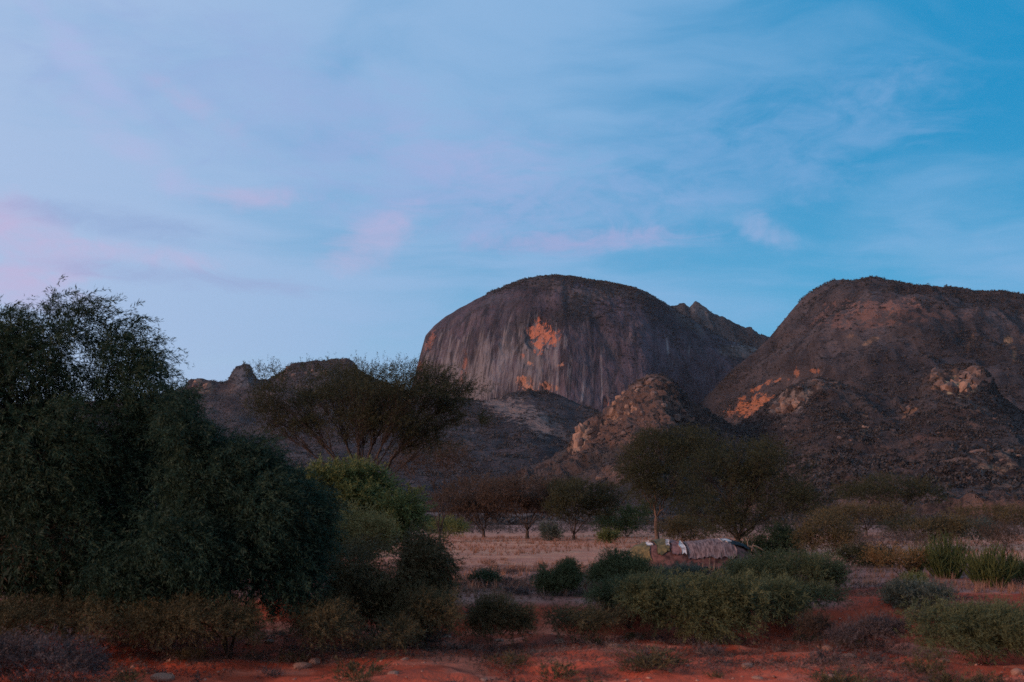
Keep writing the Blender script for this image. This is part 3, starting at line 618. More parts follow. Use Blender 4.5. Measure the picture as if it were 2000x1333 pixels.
def build_scrub():
    q, s = on_hill('foot', 26000, lambda x, y, p: ((x > 1350) & (x < 2150)) * (0.12 + sstep(fbm(p * 0.02, 4, 91), -0.1, 0.3)) * (1 - 0.9 * sstep(blob(x, y, 1875, 748, 50, 32), 0, .3)) * (1 - .9 * sstep(blob(x, y, 1545, 785, 55, 26, -28), 0, .3)), 0.9, 2.7)
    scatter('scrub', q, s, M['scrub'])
    q, s = on_hill('cone', 12000, lambda x, y, p: (0.25 + sstep(fbm(p * 0.04, 3, 92), -0.2, 0.3) + 1.2 * sstep(x, 1280, 1330)) * (1 - 0.85 * sstep(blob(x, y, 1225, 790, 60, 60, -40), 0, .3)) * (1 - .95 * sstep(blob(x, y, 1140, 850, 20, 42, 22), 0, .2)), 0.8, 2.3)
    scatter('scrub', q, s, M['scrub'])
    q, s = on_hill('scree', 20000, lambda x, y, p: (x > 300) * (0.3 + sstep(fbm(p * 0.02, 3, 93), -0.2, 0.3)) * (1 - .85 * sstep(blob(x, y, 1020, 810, 90, 30, 22), 0, .4)) + 2.0 * (np.exp(-((y - 765) / 8.0) ** 2) * (x > 990) * (x < 1200)), 1.4, 3.8)
    scatter('scrub', q, s, M['scrub'])
    q, s = on_hill('left', 13000, lambda x, y, p: (x > 300) * (0.5 + sstep(fbm(p * 0.02, 3, 94), -0.2, 0.3)), 1.6, 4.5)
    scatter('scrub', q, s, M['scrub'])
    def crest(x0, x1, pw):
        return lambda x, y, p: ((x > x0) & (x < x1)) * 1.0
    # fringe of small trees along the two summits, thin scrub on the upper slopes
    q, s = on_hill('right', 24000, lambda x, y, p: (x > 1400) * (x < 2150) * (0.04 + sstep(fbm(p * (0.007, 0.007, 0.02), 4, 95), 0.0, 0.3)) * (1 - .7 * sstep(blob(x, y, 1710, 612, 90, 20, -8), 0, .4)), 1.3, 3.6)
    scatter('scrub', q, s, M['scrub'])
    q, s = on_hill('dome', 11000, lambda x, y, p: (sstep(x, 1000, 1120) * sstep(y, 660, 560) + 1.2 * sstep(y, 580, 552) + 0.10 * (x > 1180)) * (0.1 + sstep(fbm(p * 0.012, 3, 96), -0.1, 0.4)), 1.4, 3.8)
    scatter('scrub', q, s, M['scrub'])
    q, s = on_hill('back', 4000, lambda x, y, p: 0.4 + sstep(fbm(p * 0.012, 3, 97), -0.2, 0.3), 2.5, 6)
    scatter('scrub', q, s, M['scrub'])
    for key, n, x0, x1, row in (('right', 1100, 1560, 2060, 14), ('dome', 900, 950, 1330, 14), ('left', 420, 380, 760, 14), ('foot', 600, 1420, 2060, 14), ('cone', 260, 1200, 1480, 14)):
        P = HILLS[key]; a = rng.integers(0, P.shape[0] - 1, n); b = row + rng.integers(-1, 5, n); f = rng.random((n, 1)); q = P[a, b] * (1 - f) + P[a + 1, b] * f
        x, y = project(q); kp = (x > x0) & (x < x1) & (fbm(np.stack([x * .05, 0 * x, 0 * x], -1), 3, 99) > -.25); d = np.linalg.norm(q, axis=-1)
        scatter('scrub', q[kp], (rng.uniform(0.5, 1.5, n) * d * 0.0016)[kp], M['scrub'])
    # plain between the trees and the hills
    n = 9000; y = 150 + 460 * rng.random(n) ** 1.5; x = (rng.random(n) * 1.5 - 0.75) * y
    keep = fbm(np.stack([x, y, 0 * x], -1) * 0.03, 3, 98) > -0.35; x, y = x[keep], y[keep]
    scatter('scrub', np.stack([x, y, ground_z(x, y) - 0.1], -1), rng.uniform(0.5, 1.5, len(x)), M['scrub'])
    # nearer low brush, built of finer twigs
    n = 1500; y = 84 + 75 * rng.random(n); x = (rng.random(n) * 1.3 - 0.6) * y
    keep = fbm(np.stack([x, y, 0 * x], -1) * 0.06, 3, 97) > 0.0; x, y = x[keep], y[keep]; m = len(x)
    sz = rng.uniform(0.4, 1.1, (m, 1, 1)); d = nz(rng.normal(size=(m, 18, 3))); d[..., 2] = np.abs(d[..., 2])
    cen = (np.stack([x, y, ground_z(x, y)], -1)[:, None] + d * sz * (1, 1, .8) * rng.uniform(.4, 1, (m, 18, 1))).reshape(-1, 3)
    V, F, t = sprays(cen, nz(d.reshape(-1, 3) + (0, 0, .3)), 0.4, 8, 0.16, 0.035, 0.1, rng, 1.0, np.repeat(rng.normal(0, .2, m), 18))
    obj('scrub', make_mesh('scrub', V, F, tint=t), M['scrub'], kind='stuff')

# ------------------------------------------------------------------ plant builders
def tubes(P, Rr, sides=5):
    """N polylines of K points with radii -> verts, quads"""
    N, K = P.shape[:2]
    T = nz(np.gradient(P, axis=1)); ref = np.where(np.abs(T[..., 2:3]) > 0.9, np.array((1.0, 0, 0)), np.array((0, 0, 1.0)))
    A = nz(np.cross(T, ref)); B = np.cross(T, A)
    an = np.arange(sides) * 2 * math.pi / sides
    V = P[:, :, None] + Rr[:, :, None, None] * (A[:, :, None] * np.cos(an)[None, None, :, None] + B[:, :, None] * np.sin(an)[None, None, :, None])
    idx = np.arange(N * K * sides).reshape(N, K, sides)
    a = idx[:, :-1]; b = idx[:, 1:]
    F = np.stack([a, np.roll(a, -1, 2), np.roll(b, -1, 2), b], -1).reshape(-1, 4)
    return V.reshape(-1, 3), F
def bez(p0, p1, p2, K, wob, r):
    s = np.linspace(0, 1, K)[None, :, None]
    P = p0[:, None] * (1 - s) ** 2 + 2 * p1[:, None] * s * (1 - s) + p2[:, None] * s ** 2
    L = np.linalg.norm(p2 - p0, axis=-1)[:, None, None]
    return P + r.normal(size=P.shape) * wob * L * np.sin(s * math.pi)
def skeleton(base, targets, n1, n2, rad, r, arch=0.15, split=0.42, trunk_h=0.0):
    """hierarchical branching from base to every target; returns one list of (P, R) per limb and the trunk"""
    limbs = []
    fork = base + np.array((0, 0, trunk_h)); T = targets - fork
    d = nz(T); seeds = [d[r.integers(len(d))]]
    for _ in range(n1 - 1):
        dist = np.min(np.stack([1 - d @ s for s in seeds]), 0); seeds.append(d[np.argmax(dist * r.uniform(0.6, 1, len(d)))])
    lab = np.argmax(np.stack([d @ s for s in seeds], 1), 1)
    for a in range(n1):
        m = lab == a
        if m.sum() < 1: continue
        tg = targets[m]; cen = tg.mean(0); L = np.linalg.norm(cen - fork)
        q1 = fork + (cen - fork) * split + np.array((0, 0, arch * L * 0.5))
        out = []; w = math.sqrt(m.mean()) * rad
        out.append((bez(fork[None], (fork + (q1 - fork) * 0.5 + np.array((0, 0, arch * L * .25)))[None], q1[None], 7, 0.035, r), np.linspace(w, w * 0.62, 7)[None]))
        k2 = min(n2, len(tg)); pick = tg[r.choice(len(tg), k2, replace=False)]
        lab2 = np.argmin(((tg[:, None] - pick[None]) ** 2).sum(-1), 1)
        for b in range(k2):
            tt = tg[lab2 == b]
            if not len(tt): continue
            c2 = tt.mean(0); q2 = q1 + (c2 - q1) * 0.58 + np.array((0, 0, arch * .2 * np.linalg.norm(c2 - q1)))
            w2 = w * 0.6 * max(0.4, math.sqrt(len(tt) / len(tg)) + 0.15)
            out.append((bez(q1[None], (q1 + (q2 - q1) * .5 + np.array((0, 0, arch * .2 * L)))[None], q2[None], 7, 0.035, r), np.linspace(w2, w2 * .55, 7)[None]))
            n = len(tt); mid = q2 + (tt - q2) * 0.5 + r.normal(size=(n, 3)) * 0.05 * L
            w3 = max(w2 * 0.42, 0.004)
            out.append((bez(np.repeat(q2[None], n, 0), mid, tt, 7, 0.04, r), np.repeat(np.linspace(w3, w3 * .3, 7)[None], n, 0)))
        limbs.append(out)
    return limbs
def limb_mesh(name, out, sides=5):
    P = np.concatenate([o[0] for o in out]); Rr = np.concatenate([o[1] for o in out])
    V, F = tubes(P, Rr, sides); return make_mesh(name, V, F, smooth=True)

def sprays(cen, axis_, L, nleaf, ll, lw, droop, r, spread=0.9, lum=None):
    """feathered twigs: leaflets along a drooping axis. -> verts, quads, tint"""
    N = len(cen); s = r.random((N, nleaf, 1)); Ls = (L * r.uniform(0.6, 1.3, N))[:, None, None]
    base = cen[:, None] + axis_[:, None] * Ls * s; base = base + np.array((0, 0, -1.0)) * droop * Ls * s ** 2 + r.normal(size=base.shape) * 0.035 * Ls
    ax = nz(axis_[:, None] + np.array((0, 0, -2.0)) * droop * s)
    dirs = nz(ax + spread * nz(r.normal(size=(N, nleaf, 3))))
    side = nz(np.cross(dirs, nz(r.normal(size=(N, nleaf, 3)))))
    l = ll * r.uniform(0.6, 1.35, (N, nleaf, 1)); w = lw * r.uniform(0.7, 1.3, (N, nleaf, 1))
    V = np.stack([base, base + dirs * l * .45 + side * w * .5, base + dirs * l, base + dirs * l * .45 - side * w * .5], 2)
    F = np.arange(N * nleaf * 4).reshape(-1, 4)
    t = np.clip(0.42 + (0 if lum is None else lum[:, None]) + r.normal(0, .16, (N, nleaf)), 0, 1)
    return V.reshape(-1, 3), F, t.ravel()

def lobe_points(lobes, n, r, shell=0.55, gap=0.0, seed=0, noise=1.2):
    """points in a union of ellipsoids (cx,cy,cz,rx,ry,rz), thick towards the skin; plus outward axes"""
    lb = np.array(lobes); w = (lb[:, 3] * lb[:, 5]) ** 1.0; w /= w.sum()
    k = r.choice(len(lb), int(n * 1.9), p=w); d = nz(r.normal(size=(len(k), 3)))
    rr = 1 - (1 - shell) * r.random(len(k)) ** 1.3 if shell < 1 else np.ones(len(k))
    lump = 1 + 0.26 * vnoise(d * 2.3 + lb[k, :3] * 3, seed + 5) + 0.17 * vnoise(d * 5.1 + lb[k, :3], seed + 6); wisp = r.random(len(k)) < 0.05; lump = lump + wisp * r.uniform(0.05, 0.28, len(k)) * (d[:, 2] > -0.1)
    P = lb[k, :3] + d * lb[k, 3:6] * (rr * lump)[:, None]
    keep = np.ones(len(k), bool)
    if gap > 0: keep = fbm(P * noise, 2, seed) > gap - 0.6
    P, d = P[keep][:n], d[keep][:n]
    return P, d

def px_lobes(lobes, Y, base, depth=1.0, L=0.0):
    """lobes measured on the photo (px, py, rx, ry[, dy]) -> metres relative to the plant's base"""
    out = []
    for l in lobes:
        dy = l[4] if len(l) > 4 else 0.0; c = at(l[0], l[1], Y + dy) - base; s = (Y + dy) / FPX / math.cos(PITCH) * 0.99
        f = lambda v: max(v * s - 0.28 * L, 0.5 * v * s)
        out.append((*c, f(l[2]), f(max(l[2], l[3])) * depth, f(l[3])))
    return out

def plant(name, label, cat, Y, bx, lobes, mat, n_spray, L=0.45, nleaf=20, ll=0.09, lw=0.022, droop=0.25, stems=5, rad=0.05, group=None, bark='bark',
          lean=(0, 0, 0.25), shell=0.5, gap=0.35, arch=0.2, depth=0.9, seed=None, limb_name='stem', trunk_h=0.0, n_target=None, n2=6, spread=0.9, noise=1.2, twigs=0.0, sides=4, split=0.42, core=0.0, extra=(), rag=True):
    r = np.random.default_rng(abs(hash((name, int(bx * 10), int(Y * 10)))) % 100000 if seed is None else seed)
    sd = int(bx) % 97
    kx = ray(bx, 1000); X = kx[0] / kx[1] * Y
    base = np.array((X, Y, gz(X, Y) - 0.04))
    t = thing(name, label, cat, base, group)
    lb = px_lobes(lobes, Y, base, depth, L)
    if rag:      # uneven outline: smaller masses bulging out of the main ones
        sub = []
        for l in lb:
            for _ in range(4):
                dd = nz(r.normal(size=3)); dd[2] = abs(dd[2]) * 0.9 - 0.15; f = r.uniform(0.25, 0.5)
                sub.append((*(np.array(l[:3]) + dd * np.array(l[3:]) * r.uniform(0.75, 1.05) * 0.92), l[3] * f, l[4] * f, l[5] * f * r.uniform(.8, 1.3)))
        lb = [(a, b_, c_, d_ * .88, e_ * .9, f_ * .86) for a, b_, c_, d_, e_, f_ in lb] + sub
    cen, d = lobe_points(lb, n_spray, r, shell, gap, sd, noise)
    ok = cen[:, 2] > 0.02; cen, d = cen[ok], d[ok]
    ax = nz(d * 0.8 + np.array(lean)[None] + 0.45 * r.normal(size=d.shape))
    lum = 0.30 * vnoise(cen * 1.3 / max(0.5, L), sd + 3)
    V, F, tt = sprays(cen, ax, L, nleaf, ll, lw, droop, r, spread, lum)
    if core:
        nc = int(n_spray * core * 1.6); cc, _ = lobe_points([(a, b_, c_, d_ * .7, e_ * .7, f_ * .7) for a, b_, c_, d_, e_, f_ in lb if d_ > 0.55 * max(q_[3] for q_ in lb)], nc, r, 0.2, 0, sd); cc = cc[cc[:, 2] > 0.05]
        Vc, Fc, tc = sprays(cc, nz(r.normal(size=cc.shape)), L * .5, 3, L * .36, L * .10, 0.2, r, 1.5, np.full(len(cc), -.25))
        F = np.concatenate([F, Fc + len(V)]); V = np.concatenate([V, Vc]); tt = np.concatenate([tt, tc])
    for el, em, en in extra:
        ec, ed = lobe_points(px_lobes(el, Y, base, depth, L), en, r, 0.75, 0.4, sd + 1); Ve, Fe, te = sprays(ec, nz(ed + np.array(lean) * .6 + .4 * r.normal(size=ed.shape)), L * .7, 14, ll, lw * .8, droop, r, spread)
        obj('dry_foliage', make_mesh('dry_foliage', Ve, Fe, tint=te), M[em], t, kind='stuff')
    lo = V[:, 2] < -0.02; V[lo, 2] = -0.02 + 0.05 * r.random(lo.sum())
    obj('foliage', make_mesh('foliage', V, F, tint=tt), M[mat], t, kind='stuff')
    nt = n_target or max(stems * 5, min(len(cen), 60))
    tg = cen[r.choice(len(cen), min(nt, len(cen)), replace=False)]
    for out in skeleton(np.zeros(3) + (0, 0, 0.0), tg, stems, n2, rad, r, arch, split, trunk_h):
        obj(limb_name, limb_mesh(limb_name, out, sides), M[bark], t)
    if trunk_h > 0:
        K = 6; s = np.linspace(0, 1, K); P = np.stack([0.06 * np.sin(s * 3 + sd) * trunk_h * s * (1 - s) * 2, 0 * s, s * trunk_h], -1)
        V, F = tubes(P[None], (rad * (1.25 - 0.25 * s) * (1 + 0.5 * np.exp(-s * 9)))[None], 8)
        obj('trunk', make_mesh('trunk', V, F, smooth=True), M[bark], t)
    return t
hash = lambda tp: sum(ord(c) * (i + 1) for i, c in enumerate(str(tp)))

build_scrub()

# ------------------------------------------------------------------ trees, shrubs
def build_plants():
    wind = (0.85, -0.1, -0.35)
    # the two dark shrubs by the road on the left
    plant('roadside_tree', 'tall dark feathery tree filling the left edge beside the road', 'tree', 19.0, 150,
          [(20, 735, 140, 135), (140, 690, 135, 115), (250, 750, 95, 110), (315, 830, 55, 80), (130, 595, 55, 40), (235, 640, 50, 40), (15, 625, 60, 40), (60, 920, 230, 200), (270, 910, 105, 165), (120, 1080, 290, 125), (-90, 860, 160, 220), (250, 1120, 150, 90)],
          'dark_green', 10500, 0.62, 32, 0.10, 0.016, 0.30, 9, 0.11, lean=wind, gap=0.22, n_target=160, limb_name='limb', depth=0.8, core=0.9, extra=(([(90, 1060, 80, 34, -1.3), (140, 1040, 40, 40, -1.3), (30, 1085, 50, 30, -1.3)], 'brown', 200),))
    plant('roadside_shrub', 'dense blue green rounded shrub right of the tall dark tree', 'shrub', 17.6, 460,
          [(500, 985, 120, 130), (410, 1060, 190, 120), (560, 1065, 75, 110), (400, 935, 100, 90), (330, 1120, 180, 80), (520, 1130, 110, 70), (370, 868, 75, 72), (440, 895, 95, 58), (330, 800, 50, 60), (585, 1000, 60, 80)],
          'deep_green', 8500, 0.46, 28, 0.085, 0.014, 0.25, 7, 0.05, lean=wind, gap=0.15, depth=0.8, core=0.9)
    plant('olive_shrub', 'pale olive green shrub in front of the bare spreading acacia', 'shrub', 25.5, 705,
          [(690, 975, 92, 72), (765, 1010, 62, 52), (640, 950, 60, 45), (720, 1030, 100, 45)], 'olive', 3200, 0.42, 18, 0.09, 0.024, 0.2, 6, 0.05, gap=0.25, core=.7)
    plant('yellow_shrub', 'yellowish dry shrub below the olive green one', 'shrub', 22.6, 690,
          [(690, 1055, 85, 52), (640, 1075, 50, 45)], 'yellow', 1800, 0.36, 18, 0.08, 0.016, 0.05, 6, 0.035, lean=(0.1, 0, 0.9), gap=0.3)
    plant('low_shrub', 'low brown green shrub spreading over the bank beside the dark shrub', 'shrub', 19.2, 745,
          [(740, 1120, 120, 80), (820, 1095, 65, 62), (690, 1165, 90, 55), (790, 1165, 80, 50)], 'brown_green', 3600, 0.36, 20, 0.075, 0.016, 0.2, 7, 0.035, lean=wind, gap=0.35)
    # big see-through acacia
    plant('spreading_acacia', 'wide bare umbrella acacia with many fanned limbs before the cliff', 'tree', 44.0, 700,
          [(690, 738, 185, 30), (580, 775, 105, 32), (850, 768, 105, 44), (720, 775, 225, 38), (890, 812, 58, 36), (525, 800, 60, 24), (905, 838, 50, 40), (560, 830, 70, 30), (840, 860, 80, 36), (700, 830, 140, 40)],
          'acacia', 8200, 0.50, 20, 0.10, 0.017, 0.0, 15, 0.25, lean=(0.35, 0, 0.40), shell=0.1, gap=0.36, arch=0.03, limb_name='limb', trunk_h=2.5, n_target=800, n2=11, depth=0.8, noise=0.8, split=0.5)
    plant('skirt_acacia', 'low drooping brown acacia right of the fanned limbs', 'tree', 52.0, 860,
          [(830, 880, 75, 32), (890, 900, 50, 26), (800, 905, 50, 22)], 'brown', 700, 0.5, 16, 0.12, 0.020, 0.2, 7, 0.06, lean=(0.2, 0, 0.1), gap=0.35, limb_name='limb', trunk_h=0.8, n_target=120, arch=0.25)
    # flat acacias in the clearing
    plant('flat_acacia', 'brown flat topped acacia at the left end of the clearing row', 'tree', 76.0, 945,
          [(920, 960, 80, 30), (880, 985, 45, 24), (960, 985, 50, 28), (925, 1003, 60, 16)], 'brown', 2600, 0.55, 18, 0.13, 0.026, 0.05, 7, 0.10, gap=0.22, limb_name='limb', trunk_h=0.5, n_target=150, arch=0.12, bark='bark')
    plant('flat_acacia', 'brown flat topped acacia with forked trunk in the middle of the row', 'tree', 74.0, 1030,
          [(1030, 958, 82, 28), (1000, 985, 50, 22), (1065, 985, 45, 24)], 'brown', 2600, 0.55, 18, 0.13, 0.026, 0.05, 6, 0.11, gap=0.22, limb_name='limb', trunk_h=0.6, n_target=150, arch=0.08, bark='bark')
    plant('flat_acacia', 'darker green flat acacia on a v shaped trunk, right end of the row', 'tree', 71.0, 1120,
          [(1135, 965, 72, 30), (1115, 990, 55, 26), (1170, 990, 40, 30)], 'acacia', 2600, 0.55, 18, 0.12, 0.026, 0.05, 6, 0.11, gap=0.15, limb_name='limb', trunk_h=0.35, n_target=150, arch=0.1)
    # the two larger trees by the hut
    plant('tall_acacia', 'tall round crowned tree on a thin leaning trunk behind the hut', 'tree', 62.0, 1282,
          [(1285, 885, 75, 52), (1330, 870, 75, 38), (1250, 920, 48, 50), (1310, 935, 80, 40), (1375, 890, 60, 40), (1270, 965, 50, 28), (1340, 975, 60, 30)], 'acacia', 4600, 0.6, 18, 0.12, 0.024, 0.1, 7, 0.12, gap=0.15, limb_name='limb', trunk_h=1.6, n_target=160, bark='mid_bark')
    plant('wide_acacia', 'broad dark thorny acacia with fanned limbs leaning over the hut', 'tree', 48.0, 1440,
          [(1450, 895, 110, 46), (1530, 925, 95, 55), (1390, 935, 95, 60), (1480, 985, 125, 55), (1575, 985, 55, 44), (1390, 1000, 70, 42), (1440, 1030, 80, 30)], 'acacia', 5200, 0.5, 18, 0.10, 0.018, 0.05, 12, 0.17, gap=0.34, limb_name='limb', trunk_h=0.6, n_target=420, n2=8, shell=0.1, arch=0.12)
    # right hand background acacias
    plant('umbrella_acacia', 'dark flat umbrella acacia below the rock crown hill', 'tree', 92.0, 1745,
          [(1750, 950, 95, 22), (1700, 965, 70, 18), (1800, 968, 60, 18)], 'acacia', 1500, 0.7, 18, 0.16, 0.034, 0.02, 7, 0.12, gap=0.12, limb_name='limb', trunk_h=1.0, n_target=140)
    plant('umbrella_acacia', 'smaller flat acacia in front of the dark umbrella acacia', 'tree', 80.0, 1690,
          [(1690, 1000, 88, 16), (1640, 1008, 50, 14), (1740, 1008, 50, 14)], 'brown_green', 1100, 0.6, 18, 0.14, 0.03, 0.02, 6, 0.09, gap=0.12, limb_name='limb', trunk_h=0.5, n_target=120)
    plant('umbrella_acacia', 'faint flat acacia at the right edge before the rocky slope', 'tree', 86.0, 1930,
          [(1930, 1004, 75, 16), (1990, 1010, 60, 18)], 'brown_green', 1000, 0.6, 18, 0.14, 0.03, 0.02, 6, 0.09, gap=0.15, limb_name='limb', trunk_h=0.5, n_target=100)
    # bushes in the clearing
    plant('clearing_bush', 'olive bush at the clearing edge beside the large dark shrubs', 'bush', 66.0, 870, [(870, 1034, 46, 19)], 'olive', 600, 0.5, 14, 0.13, 0.03, 0.05, 5, 0.03, lean=(0, 0, .8))
    plant('clearing_bush', 'pale grey green bush between the two forked acacias', 'bush', 68.0, 1076, [(1076, 1040, 22, 20)], 'grey_green', 450, 0.45, 14, 0.12, 0.025, 0.0, 5, 0.03, lean=(0, 0, .8))
    plant('clearing_bush', 'small olive bush at the right end of the acacia row', 'bush', 63.0, 1186, [(1186, 1050, 20, 15)], 'olive', 400, 0.4, 14, 0.11, 0.025, 0.0, 5, 0.03, lean=(0, 0, .8))
    plant('background_bush', 'dark green bush behind the clearing, left of the thin trunk', 'bush', 78.0, 1225, [(1220, 1015, 62, 28), (1250, 995, 35, 22), (1200, 1028, 50, 16)], 'mid_green', 1000, 0.6, 16, 0.15, 0.036, 0.1, 5, 0.04)
    plant('background_bush', 'brown bush under the broad acacia, right of the thin trunk', 'bush', 58.0, 1345, [(1350, 1035, 60, 24)], 'brown_green', 800, 0.5, 16, 0.12, 0.026, 0.1, 5, 0.04)
    plant('background_bush', 'very dark green bush right behind the hut end', 'bush', 46.0, 1525, [(1520, 1060, 58, 36), (1480, 1075, 40, 22)], 'dark_green', 1400, 0.45, 18, 0.10, 0.024, 0.15, 6, 0.04)
    plant('background_bush', 'olive tangled bush right of the dark bush behind the hut', 'bush', 43.0, 1615, [(1615, 1035, 55, 42), (1660, 1060, 50, 40), (1580, 1055, 30, 30)], 'brown_green', 1400, 0.45, 16, 0.09, 0.020, 0.1, 7, 0.04, shell=.2, gap=.4)
    plant('background_bush', 'low dark bush with reddish leaves under the rusty thorn shrub', 'bush', 36.0, 1700, [(1690, 1095, 50, 24), (1640, 1095, 30, 22)], 'acacia', 900, 0.4, 16, 0.085, 0.02, 0.1, 5, 0.03)
    plant('background_bush', 'round grey green bush high on the right, below the slope', 'bush', 58.0, 1902, [(1902, 1036, 34, 18)], 'grey_green', 450, 0.45, 16, 0.12, 0.028, 0.1, 5, 0.03)
    plant('background_bush', 'dark tangle of bush at the right between flat acacias and green stems', 'bush', 50.0, 1790, [(1790, 1035, 75, 22), (1850, 1030, 50, 20)], 'brown_green', 1200, 0.5, 16, 0.11, 0.024, 0.1, 6, 0.04)
    plant('thorn_shrub', 'rusty orange leaved thorn shrub on a bare patch at the right', 'shrub', 30.5, 1752, [(1750, 1095, 52, 26), (1715, 1090, 28, 18), (1785, 1105, 26, 20)], 'orange', 420, 0.34, 12, 0.075, 0.018, 0.0, 8, 0.03, lean=(0, 0, .7), shell=0.2, gap=.4, n_target=60)
    plant('twiggy_shrub', 'grey leafless twiggy shrub behind the rusty thorn shrub', 'shrub', 36.0, 1735, [(1735, 1060, 55, 18), (1700, 1070, 30, 14)], 'grey', 420, 0.4, 12, 0.09, 0.010, 0.0, 7, 0.025, lean=(0, 0, .8), bark='pale_bark')
    plant('twiggy_shrub', 'thin bare branched shrub by the right edge above the green stems', 'shrub', 36.0, 1965, [(1960, 1050, 55, 34)], 'brown', 500, 0.4, 12, 0.09, 0.010, 0.0, 8, 0.03, lean=(0, 0, .8), shell=.1, gap=.4, n_target=90)
    # foreground bushes on the bank
    plant('bank_bush', 'round dark green bush alone in the dry grass above the red bank', 'bush', 23.9, 1090, [(1090, 1130, 42, 32), (1092, 1145, 46, 24)], 'bank_green', 1800, 0.24, 18, 0.065, 0.011, 0.0, 7, 0.02, lean=(0, 0, .9), gap=.15)
    plant('bank_bush', 'ragged green bush left of the hut in the dry grass', 'bush', 25.0, 1225, [(1225, 1122, 52, 34), (1175, 1135, 30, 24), (1265, 1130, 40, 30)], 'bank_green', 1900, 0.28, 18, 0.07, 0.012, 0.05, 7, 0.02, lean=(.1, 0, .8), gap=.42)
    plant('bank_bush', 'broad feathery green bush on the bank directly below the hut', 'bush', 19.7, 1400, [(1330, 1170, 100, 44), (1440, 1166, 95, 42), (1250, 1170, 60, 34), (1390, 1205, 130, 40), (1500, 1180, 70, 40)], 'bank_green', 4200, 0.32, 20, 0.075, 0.011, 0.15, 9, 0.025, lean=(0.5, 0, .2), gap=.42)
    plant('bank_bush', 'low sprawling green bush joining the ragged bush and the broad feathery bush', 'bush', 21.3, 1225, [(1235, 1160, 75, 26), (1180, 1165, 45, 18)], 'bank_green', 1500, 0.30, 18, 0.07, 0.011, 0.1, 8, 0.02, lean=(0.5, 0, .3), gap=.4)
    plant('bank_bush', 'low sprawling bush at the foot of the rounded bush right of the hut', 'bush', 21.0, 1575, [(1570, 1162, 80, 22), (1510, 1175, 60, 24), (1630, 1160, 30, 16)], 'bank_green', 1500, 0.30, 18, 0.07, 0.011, 0.1, 8, 0.02, lean=(0.5, 0, .3), gap=.4)
    plant('bank_bush', 'green bush with rounded top right of the hut, over the red bank', 'bush', 24.5, 1560, [(1560, 1122, 100, 38), (1625, 1138, 36, 28), (1490, 1125, 70, 34)], 'bank_green', 2800, 0.30, 18, 0.07, 0.012, 0.05, 8, 0.025, lean=(0.1, 0, .8), gap=.36)
    plant('bank_bush', 'pale green bush in front of the hut wall', 'bush', 27.0, 1425, [(1490, 1120, 60, 20), (1330, 1128, 60, 14)], 'grey_green', 1300, 0.30, 18, 0.075, 0.015, 0.05, 7, 0.02, lean=(0, 0, .8), gap=.36)
    plant('bank_bush', 'wide low green bush filling the lower right corner', 'bush', 17.4, 1900, [(1930, 1222, 120, 34), (1830, 1210, 90, 24), (2040, 1215, 120, 40), (1870, 1245, 110, 18), (1770, 1200, 50, 16)], 'bank_green', 3800, 0.30, 20, 0.07, 0.010, 0.15, 9, 0.022, lean=(0.7, 0, 0.0), gap=.42)
    plant('bank_bush', 'low grey green bush behind the dark corner bush', 'bush', 21.5, 1800, [(1800, 1163, 60, 20), (1760, 1172, 30, 15)], 'grey_green', 900, 0.26, 18, 0.065, 0.013, 0.1, 6, 0.02, gap=.42)
    plant('bank_bush', 'small yellow green tuft bush near the sandy gap at right', 'bush', 24.5, 1785, [(1785, 1140, 22, 12)], 'olive', 260, 0.22, 14, 0.06, 0.012, 0.0, 5, 0.015, lean=(0, 0, .9))
    plant('bank_bush', 'tiny dark bush in the dry grass left of the round green bush', 'bush', 26.5, 950, [(950, 1132, 26, 16), (930, 1142, 16, 9)], 'dark_green', 420, 0.22, 16, 0.06, 0.013, 0.1, 5, 0.015)
    plant('dead_bush', 'dark brown dead bush low on the red bank below the round bush', 'bush', 18.9, 960, [(960, 1205, 62, 34), (900, 1215, 40, 24), (1010, 1215, 36, 28)], 'brown_green', 1300, 0.26, 18, 0.06, 0.009, 0.05, 7, 0.018, lean=(0.3, 0, .3), gap=.35, shell=.2)
    plant('dead_bush', 'dark dead brush at the foot of the left shrubs', 'bush', 17.0, 640, [(640, 1215, 110, 36), (540, 1210, 70, 30), (740, 1235, 60, 28)], 'brown_green', 1500, 0.28, 18, 0.06, 0.010, 0.1, 7, 0.018, lean=(0.3, 0, .2), gap=.35, shell=.2)
    plant('dead_bush', 'black twiggy bush lying over the red soil at lower right', 'bush', 18.6, 1590, [(1590, 1222, 34, 14)], 'brown', 300, 0.2, 14, 0.06, 0.008, 0.05, 5, 0.012)
    plant('dead_bush', 'dark brown brush under the tall dark tree at the left', 'bush', 16.8, 130, [(60, 1215, 120, 38), (190, 1205, 120, 36), (-60, 1215, 100, 40)], 'brown_green', 2200, 0.30, 18, 0.06, 0.009, 0.1, 9, 0.018, lean=(0.5, 0, .1), gap=.3, shell=.2)
    plant('dead_bush', 'dark brown brush under the blue green shrub at the left', 'bush', 16.6, 400, [(380, 1210, 130, 34), (480, 1215, 80, 28), (290, 1215, 70, 30)], 'brown_green', 1900, 0.30, 18, 0.06, 0.009, 0.1, 9, 0.018, lean=(0.5, 0, .1), gap=.3, shell=.2)
    plant('dead_bush', 'dark brown brush trailing down the bank between the low shrub and the round bush', 'bush', 18.2, 840, [(840, 1195, 80, 40), (790, 1225, 60, 30)], 'brown_green', 1300, 0.28, 18, 0.06, 0.009, 0.1, 8, 0.018, lean=(0.5, 0, .1), gap=.3, shell=.2)
